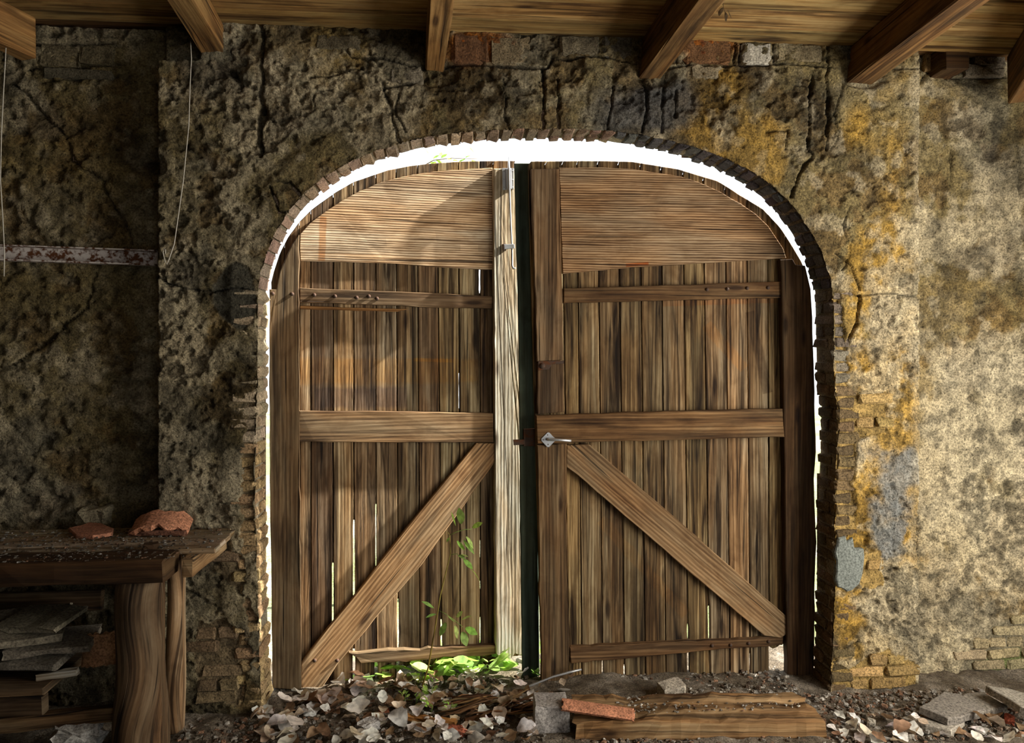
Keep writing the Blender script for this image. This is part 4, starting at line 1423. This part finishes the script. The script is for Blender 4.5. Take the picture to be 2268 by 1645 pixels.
# ================================================================== WIRES AND THE STEEL RAIL
a, b = P(-60, 556, REC - .05), P(342, 570, REC - .05)
prof = [(0, .040), (-.05, .040), (-.05, .034), (-.008, .032), (-.008, -.030), (-.055, -.034), (-.055, -.042), (0, -.042)]
V = []; Fc = []
nS = 14
for i in range(nS + 1):
    q = a + (b - a) * i / nS
    for (y, z) in prof:
        V.append((q[0], q[1] + y + .05, q[2] + z))
kk = len(prof)
for i in range(nS):
    for j in range(kk):
        j2 = (j + 1) % kk
        Fc.append((i * kk + j, (i + 1) * kk + j, (i + 1) * kk + j2, i * kk + j2))
Fc.append(tuple(range(kk))); Fc.append(tuple(range(nS * kk + kk - 1, nS * kk - 1, -1)))
o = link('steel_channel', mesh_pd('steel_channel', V, Fc), M['whitepaint'])
tag(o, 'rusty channel rail with flaking white paint fixed across the left wall panel', 'rail')


def wire(name, px, Y, r, label, mat='wire'):
    pts = [P(x, y, Y) for x, y in px]
    o = link(name, tube_mesh(name, pts, r, 5), M[mat])
    tag(o, label, 'wire')


wire('hanging_wire', [(422, 92), (424, 130), (421, 185), (420, 220), (418, 280), (412, 340), (406, 400), (396, 470), (386, 540), (374, 575), (370, 585), (366, 580), (363, 568), (361, 558), (364, 550), (367, 553), (366, 562)], -0.06, 0.0028, 'twisted wire with a looped end hanging before the left pilaster')
wire('hanging_wire', [(14, 85), (12, 130), (8, 200), (3, 300), (1, 400), (6, 480), (10, 560), (9, 612)], -0.10, 0.0028, 'thin wire hanging at the left edge before the steel rail', 'wire')

# ================================================================== ON THE FLOOR
def floor_at(px, py, z=0.0):
    return PZ(px, py, z)


# old sleeper: stepped, worn top
f0 = PZ(1272, 1640, 0.0); f1 = PZ(1828, 1634, 0.0)
ln = ln0 = f1[0] - f0[0]
prof = [(0, 0), (0, .078), (.012, .088), (.075, .086), (.085, .098), (.15, .096), (.165, .112), (.235, .108), (.25, .02), (.25, 0)]
V = []; Fc = []; UV = []
nS = 26
rr = random.Random(5)
for i in range(nS + 1):
    t = i / nS
    for j, (y, z) in enumerate(prof):
        jx = 0.0
        if i in (0, nS):
            jx = rr.uniform(-.012, .012) - (t - .5) * 0.28 * y
        wob = rr.gauss(0, .0028) - (0.02 * math.exp(-((t - .27) / .05) ** 2) if z > .05 and y > .02 else 0)
        V.append((f0[0] + ln * t + jx, f0[1] + (f1[1] - f0[1]) * t + y + rr.gauss(0, .002), z + wob * (z > 0)))
        UV.append((ln * t, y + z))
kk = len(prof)
for i in range(nS):
    for j in range(kk - 1):
        Fc.append((i * kk + j, (i + 1) * kk + j, (i + 1) * kk + j + 1, i * kk + j + 1))
Fc.append(tuple(range(kk))); Fc.append(tuple(range(nS * kk + kk - 1, nS * kk - 1, -1)))
me = mesh_pd('timber_sleeper', V, Fc, UV)
bm_ = bmesh.new(); bm_.from_mesh(me); bmesh.ops.recalc_face_normals(bm_, faces=bm_.faces[:]); bm_.to_mesh(me); bm_.free()
o = link('timber_sleeper', me, M['log'], None, (0, 0, 0), None, (1.15, .98, .74))
tag(o, 'thick worn timber baulk lying along the foot of the right door leaf', 'timber')

c = PZ(1224, 1628, 0.0)
o = link('concrete_block', box_mesh('concrete_block', .168, .15, .14, .006, .003, 12, 2), M['slabstone'], None, (c[0], c[1] + .075, .068), (0, 0, -.05), (.36, .33, .30))
tag(o, 'grey concrete cube on the floor at the left end of the timber baulk', 'block')
c = PZ(1326, 1572, 0.13)
o = link('ridge_tile', curved_tile('ridge_tile', .11, .34, 1.3, .016, 15, .008), M['tile'], None, (c[0], c[1] + .02, .125), (0.08, 0.0, 1.35), (.62, .27, .15))
tag(o, 'long orange ridge tile lying across the left end of the timber baulk', 'tile')
c = P(1481, 1542, .02)
o = link('pale_brick', box_mesh('pale_brick', .13, .09, .06, .006, .003, 17, 1), M['brick'], None, (c[0], -.03, .055), (0.1, -.08, .25), (.55, .48, .38))
tag(o, 'pale brick leaning behind the timber baulk at the right door', 'brick')

# slabs at the foot of the right-hand wall
SL = [((2036, 1572), (2090, 1532), (2128, 1532), (2184, 1562), (2130, 1586), (2100, 1592), .07, .05, .10, (.20, .175, .145), 'dark paving slab leaning against the right wall foot'),
      ((2095, 1572), (2140, 1535), (2176, 1530), (2232, 1560), (2178, 1574), (2150, 1580), .05, .05, .05, (.24, .21, .17), 'paving slab under the leaning slab, to its right'),
      ((2182, 1525), (2230, 1522), (2300, 1530), (2300, 1580), (2260, 1568), (2220, 1545), .10, .02, .18, (.27, .24, .19), 'paving slab at the right edge of the picture'),
      ((2000, 1590), (2014, 1582), (2080, 1592), (2140, 1594), (2105, 1617), (2050, 1606), .035, -.02, .04, (.34, .30, .24), 'thin pale slab lying before the leaning slab')]
for i, (a0, a1, a2, a3, a4, a5, z, tx, ty, c, lab) in enumerate(SL):
    o = shard('paving_slab', [a0, a1, a2, a3, a4, a5], z, .035, M['slabstone'], c, lab, 'slab', 'slabs at the right wall foot', (tx, ty))
for i, (px, py, s_, c, lab) in enumerate(((2052, 1588, .035, (.4, .25, .1), 'small ochre lump beside the leaning slab'), (2236, 1598, .045, (.42, .10, .05), 'red brick fragment near the right edge of the floor'),
                                          (1012, 1628, .06, (.48, .15, .08), 'red brick fragment among the leaves before the left door leaf'),
                                          (850, 1580, .035, (.40, .14, .07), 'small rust-red brick bit below the metal threshold'),
                                          (1930, 1607, .04, (.5, .45, .36), 'pale rubble lump at the right pilaster foot'),
                                          (815, 1618, .075, (.55, .52, .48), 'white lump of mortar among the dead leaves'))):
    p_ = PZ(px, py, .0)
    o = link('rubble_lump', rubble_mesh('rubble_lump', s_ * 1.4, s_ * .9, s_ * .7, 200 + i, .18, 2), M['brick'], None, (p_[0], p_[1], s_ * .28), (0, 0, random.uniform(-1, 1)), c)
    tag(o, lab, 'rubble')
# dark board edge of the wall foot
for i, (px0, py0, px1, py1, lab) in enumerate(((1958, 1555, 1985, 1605, 'thin dark broken slat leaning at the right pilaster foot'),)):
    a, b = P(px0, py0, -.03), P(px1, py1, -.12)
    mid = (a + b) / 2
    d = b - a
    o = link('wood_splinter', box_mesh('wood_splinter', np.linalg.norm(d), .04, .012, .002, .002, 7, 3), M['frame'], None, tuple(mid), (0, -math.atan2(d[2], math.hypot(d[0], d[1])), math.atan2(d[1], d[0])), (.5, .4, .3))
    tag(o, lab, 'splinter')

# threshold strip and the bare metal bar
a, b = P(770, 1556, .06), P(1010, 1545, .10)
mid = (a + b) / 2
o = link('threshold_strip', box_mesh('threshold_strip', np.linalg.norm(b - a), .012, .05, .002, .0005, 3, 2), M['rustiron'], None, (mid[0], mid[1], mid[2] - .02), (0, -math.atan2(b[2] - a[2], b[0] - a[0]), math.atan2(b[1] - a[1], b[0] - a[0])), (1, 1, 1))
tag(o, 'dark metal threshold strip half buried in leaves', 'threshold')
o = link('metal_bar', tube_mesh('metal_bar', [P(1142, 1532, .13), P(1180, 1516, .14), P(1225, 1498, .15), P(1262, 1488, .155), P(1288, 1482, .16)], [.005, .006, .006, .007, .005], 6), M['steel'])
tag(o, 'bent grey metal bar sticking up before the right door leaf', 'bar')

# heap of twigs beside the meeting stiles
tw = random.Random(31)
for i in range(34):
    x = tw.uniform(1010, 1190); y = tw.uniform(1545, 1585)
    p0 = PZ(x, y, .015 + tw.uniform(0, .03))
    an = tw.uniform(-.35, .55)
    l_ = tw.uniform(.10, .34)
    pts = [(p0[0] - l_ / 2 * math.cos(an) + l_ * t * math.cos(an), p0[1] + l_ * (t - .5) * math.sin(an), p0[2] + tw.uniform(-.006, .006) + .04 * t * tw.random()) for t in (0, .35, .7, 1)]
    o = link('dry_twig', tube_mesh('dry_twig', pts, [.004, .006, .005, .002], 5), M['log'], None, (0, 0, 0), None, jcol((.75, .55, .38), .4, .1))
    tag(o, 'dry brown twig in the heap before the meeting stiles', 'twig', 'twigs before the meeting stiles')
for i, (x0, y0, x1, y1, lab) in enumerate(((1030, 1598, 1180, 1560, 'long splintered brown stick in front of the twig heap'), (900, 1590, 1010, 1598, 'orange-brown strip of bark among the dead leaves'))):
    a, b = PZ(x0, y0, .02), PZ(x1, y1, .03)
    mid = (a + b) / 2
    d = b - a
    o = link('splintered_stick', box_mesh('splintered_stick', np.linalg.norm(d), .035, .018, .003, .004, 17 + i, 5), M['brace'], None, tuple(mid), (0, 0, math.atan2(d[1], d[0])), ((.5, .36, .25), (.9, .55, .25))[i])
    tag(o, lab, 'stick')

# ------------------------------------------------------------------ dead leaves
def leaf_mesh(name, L_, W_, seed, curl=0.5, lobes=0.12, n=5):
    r = random.Random(seed)
    V = []; Fc = []
    ts = [i / n for i in range(n + 1)]
    bend = r.uniform(-curl, curl * 1.6)
    fold = r.uniform(.15, .8) * curl
    for t in ts:
        wv_ = W_ * (math.sin(math.pi * min(.97, .06 + t * .92)) ** .8) * (1 + r.uniform(-lobes, lobes))
        zz_ = bend * L_ * (t - .5) ** 2 + r.uniform(-.04, .04) * L_ * curl
        V.append((-wv_ / 2, (t - .5) * L_, zz_ + fold * wv_ * .5 + r.uniform(-.03, .03) * L_ * curl))
        V.append((0, (t - .5) * L_, zz_))
        V.append((wv_ / 2, (t - .5) * L_, zz_ + fold * wv_ * .5 * r.uniform(.3, 1.2)))
    for i in range(n):
        a = i * 3
        Fc += [(a, a + 1, a + 4, a + 3), (a + 1, a + 2, a + 5, a + 4)]
    return mesh_pd(name, V, Fc, None, True)


dl = [leaf_mesh('dead_leaf', .085, .06, 300 + i, .75, .22, 6) for i in range(9)]
DC = [(.80, .74, .64), (.50, .38, .26), (.80, .76, .70), (.36, .23, .13), (.66, .54, .40), (.80, .75, .70), (.26, .15, .08)]  # pale tones raised to stand in for sunlight on the litter
lr = random.Random(77)
cnt = 0
while cnt < 270:
    x = lr.uniform(560, 1260) if cnt < 225 else lr.uniform(1840, 2268)
    y = lr.uniform(1500, 1650) if cnt < 225 else lr.uniform(1590, 1650)
    if x < 640 and y < 1560:
        continue
    if 1180 < x and y > 1540 and cnt < 225:
        continue
    p_ = PZ(x, y, 0.0)
    if p_[1] > .66 or (x < 700 and y < 1535):
        continue
    s_ = lr.uniform(.55, 1.2) * (1.2 if x < 900 else 1.0)
    ci = lr.randrange(7)
    o = link('dead_leaf', dl[lr.randrange(9)], M['dead'], None, (p_[0], p_[1], .012 + lr.random() ** 2 * .045), (lr.uniform(-.55, .55), lr.uniform(-.55, .55), lr.uniform(0, 6.28)), jcol(DC[ci], .18, .05))
    o.scale = (s_, s_, s_)
    tone = ('pale', 'brown', 'whitish', 'dark brown', 'tan', 'whitish', 'dark brown')[ci]
    zone = 'before the left door leaf' if cnt < 225 else 'at the right wall foot'
    tag(o, tone + ' curled dead leaf in the litter ' + zone, 'leaf', tone + ' dead leaves ' + zone)
    cnt += 1


def fspot(r):
    y = r.uniform(-.55, .3)
    x = r.uniform(-1.3, 2.9)
    if x < -0.95 or x > 1.9:
        y = r.uniform(-.55, -.05)
    return (x, y, r.uniform(-.004, .006))


scatter('floor_rubble', 7000, fspot, lambda r: r.choice((.004, .005, .007, .009, .012, .017)), GREYS, 'fine rubble and litter covering the earthen floor', 'rubble', 8, .6)

scatter('baulk_grit', 420, lambda r: (f0[0] + ln0 * r.uniform(.12, .98), f0[1] + r.uniform(.02, .22), .098 + r.uniform(-.004, .008)), lambda r: r.choice((.003, .004, .005, .007, .01)), GREYS + [(.6, .55, .46)] * 3, 'grit and flakes lying on the timber baulk', 'grit', 12, .4)

# ------------------------------------------------------------------ green plants
gl = [leaf_mesh('leaf', .06, .034, 400 + i, .25, .05, 5) for i in range(5)]
GC = [(.42, .66, .10), (.34, .58, .10), (.55, .72, .20), (.30, .50, .12)]


def leaf_on(parent, at, dirv, size, r, col=None, up=None):
    d = Vector(dirv).normalized()
    q = d.to_track_quat('Y', 'Z')
    o = link('leaf', gl[r.randrange(5)], M['leaf'], parent, tuple(Vector(at) + d * size * .03), None, jcol(col or GC[r.randrange(4)], .2, .08))
    o.rotation_mode = 'QUATERNION'
    o.rotation_quaternion = q @ Quaternion((0, 1, 0), r.uniform(-.9, .9))
    o.scale = (size, size, size)
    return o


sp_y = 0.17
spts = [P(930, 1535, sp_y + .02), P(948, 1480, sp_y), P(962, 1400, sp_y - .01), P(975, 1320, sp_y - .02), P(988, 1265, sp_y - .03), P(998, 1225, sp_y - .04), P(996, 1185, sp_y - .05), P(991, 1178, sp_y - .05)]
sap = empty('sapling', tuple(spts[0]))
tag(sap, 'slender green sapling growing in front of the left door leaf', 'sapling')
link('stem', tube_mesh('stem', spts, [.0055, .005, .0045, .004, .0035, .003, .0025, .002], 6), M['log'], sap, (0, 0, 0), None, (1.2, 1.3, .5))
pr = random.Random(3)


def frond(pts_px, leaves, Y):
    q = [P(x, y, Y) for x, y in pts_px]
    link('leaf_stalk', tube_mesh('leaf_stalk', q, .0016, 4), M['leaf'], sap, (0, 0, 0), None, (.35, .5, .12))
    for (x, y, tx, ty, s_) in leaves:
        a_ = P(x, y, Y); b_ = P(tx, ty, Y - .01)
        d = b_ - a_
        leaf_on(sap, a_ + d * .5, d, s_ * np.linalg.norm(d) / .06, pr)


frond([(996, 1185), (1010, 1178), (1030, 1172), (1045, 1172)], [(1012, 1178, 1004, 1150, 1.1), (1024, 1175, 1020, 1143, 1.1), (1036, 1173, 1056, 1163, 1.1), (1026, 1176, 1040, 1200, 1.1), (1014, 1182, 1038, 1212, 1.0), (998, 1185, 992, 1195, 1.0), (1004, 1188, 1020, 1208, 1.0)], sp_y - .06)
frond([(999, 1228), (1012, 1226), (1030, 1240), (1046, 1262)], [(1008, 1226, 1022, 1232, 1.1), (1018, 1230, 1036, 1248, 1.1), (1032, 1242, 1052, 1270, 1.1), (1014, 1224, 1030, 1230, .9)], sp_y - .06)
frond([(972, 1352), (985, 1358), (1005, 1372), (1025, 1388)], [(972, 1352, 950, 1340, 1.2), (974, 1356, 956, 1362, 1.2), (985, 1358, 998, 1370, 1.2), (995, 1366, 982, 1392, 1.1), (1005, 1372, 1010, 1398, 1.1), (1012, 1376, 1032, 1368, 1.1), (1020, 1384, 1042, 1396, 1.2), (1020, 1386, 1028, 1412, 1.2), (1004, 1372, 1018, 1360, 1.0)], sp_y - .05)

pl_r = random.Random(9)
WLAB = ['leafy green weed outside the gap under the left door leaf', 'low green weed sprouting by the metal threshold strip']
for i in range(40):
    if i < 34:
        x = pl_r.uniform(770, 1165) if i < 6 else pl_r.uniform(920, 1165); Yp = pl_r.uniform(.30, .62)
        base = P(x, 1500, Yp); base[2] = pl_r.uniform(-.01, .015)
        big = pl_r.uniform(1.0, 2.1); nl = pl_r.randrange(6, 11); lab, gp = WLAB[0], 'weeds outside the left door leaf'
    else:
        x = pl_r.uniform(885, 1010); base = PZ(x, pl_r.uniform(1545, 1580), .005)
        big = pl_r.uniform(.4, .7); nl = 6; lab, gp = WLAB[1], 'weeds by the threshold'
    wd = empty('weed', tuple(base))
    tag(wd, lab, 'weed', gp)
    hgt = (.014 if i < 34 else .06) * big
    link('stem', tube_mesh('stem', [base, base + np.array([.01, 0, hgt]), base + np.array([pl_r.uniform(-.02, .02), 0, hgt * 1.7])], [.003, .0025, .001], 5), M['leaf'], wd, (0, 0, 0), None, (.3, .45, .1))
    for k in range(nl):
        an = pl_r.uniform(0, 6.28)
        el = pl_r.uniform(.0, .6) if i < 34 else pl_r.uniform(.1, 1.0)
        d = np.array([math.cos(an) * math.cos(el), math.sin(an) * math.cos(el), math.sin(el)])
        leaf_on(wd, base + np.array([0, 0, hgt * pl_r.uniform(.4, 1.6)]) + d * .035 * big, d, big * pl_r.uniform(.7, 1.2), pl_r)

hp = PZ(1600, 2, ZC)
hw_ = empty('dried_sprig', tuple(hp))
tag(hw_, 'dried leafy sprig dangling from the ceiling boards right of the fourth beam', 'sprig')
link('stem', tube_mesh('stem', [hp + np.array([0, 0, .01]), hp + np.array([.005, 0, -.03]), hp + np.array([.015, 0, -.06])], [.002, .0015, .001], 4), M['log'], hw_, (0, 0, 0), None, (.4, .35, .25))
for (dx, dz) in ((-.02, -.05), (.03, -.07), (.01, -.09)):
    leaf_on(hw_, hp + np.array([dx * .5 + .01, 0, dz * .6]), np.array([dx, 0, dz]), .75, pl_r, (.12, .09, .05))

# leafy twig of a tree beyond the arch
br = empty('young_tree', tuple(P(985, 352, 1.6) * np.array([1, 1, 0])))
tag(br, 'young tree outside, leafy tips showing above the left door leaf', 'tree')
link('trunk', tube_mesh('trunk', [P(915, 1400, 1.6) * np.array([1, 1, 0]), P(920, 900, 1.6), P(930, 372, 1.6)], [.03, .022, .006], 7), M['log'], br, (0, 0, 0))
link('stem', tube_mesh('stem', [P(930, 372, 1.6), P(960, 355, 1.6), P(1000, 350, 1.6), P(1060, 352, 1.6)], [.005, .004, .003, .002], 5), M['log'], br, (0, 0, 0))
for i in range(16):
    x = pl_r.uniform(940, 1060)
    a_ = P(x, 352 + pl_r.uniform(-4, 4), 1.6)
    d = np.array([pl_r.uniform(-1, 1), pl_r.uniform(-.5, .5), pl_r.uniform(-.6, 1)])
    leaf_on(br, a_ + d * .03, d, pl_r.uniform(.7, 1.1), pl_r)
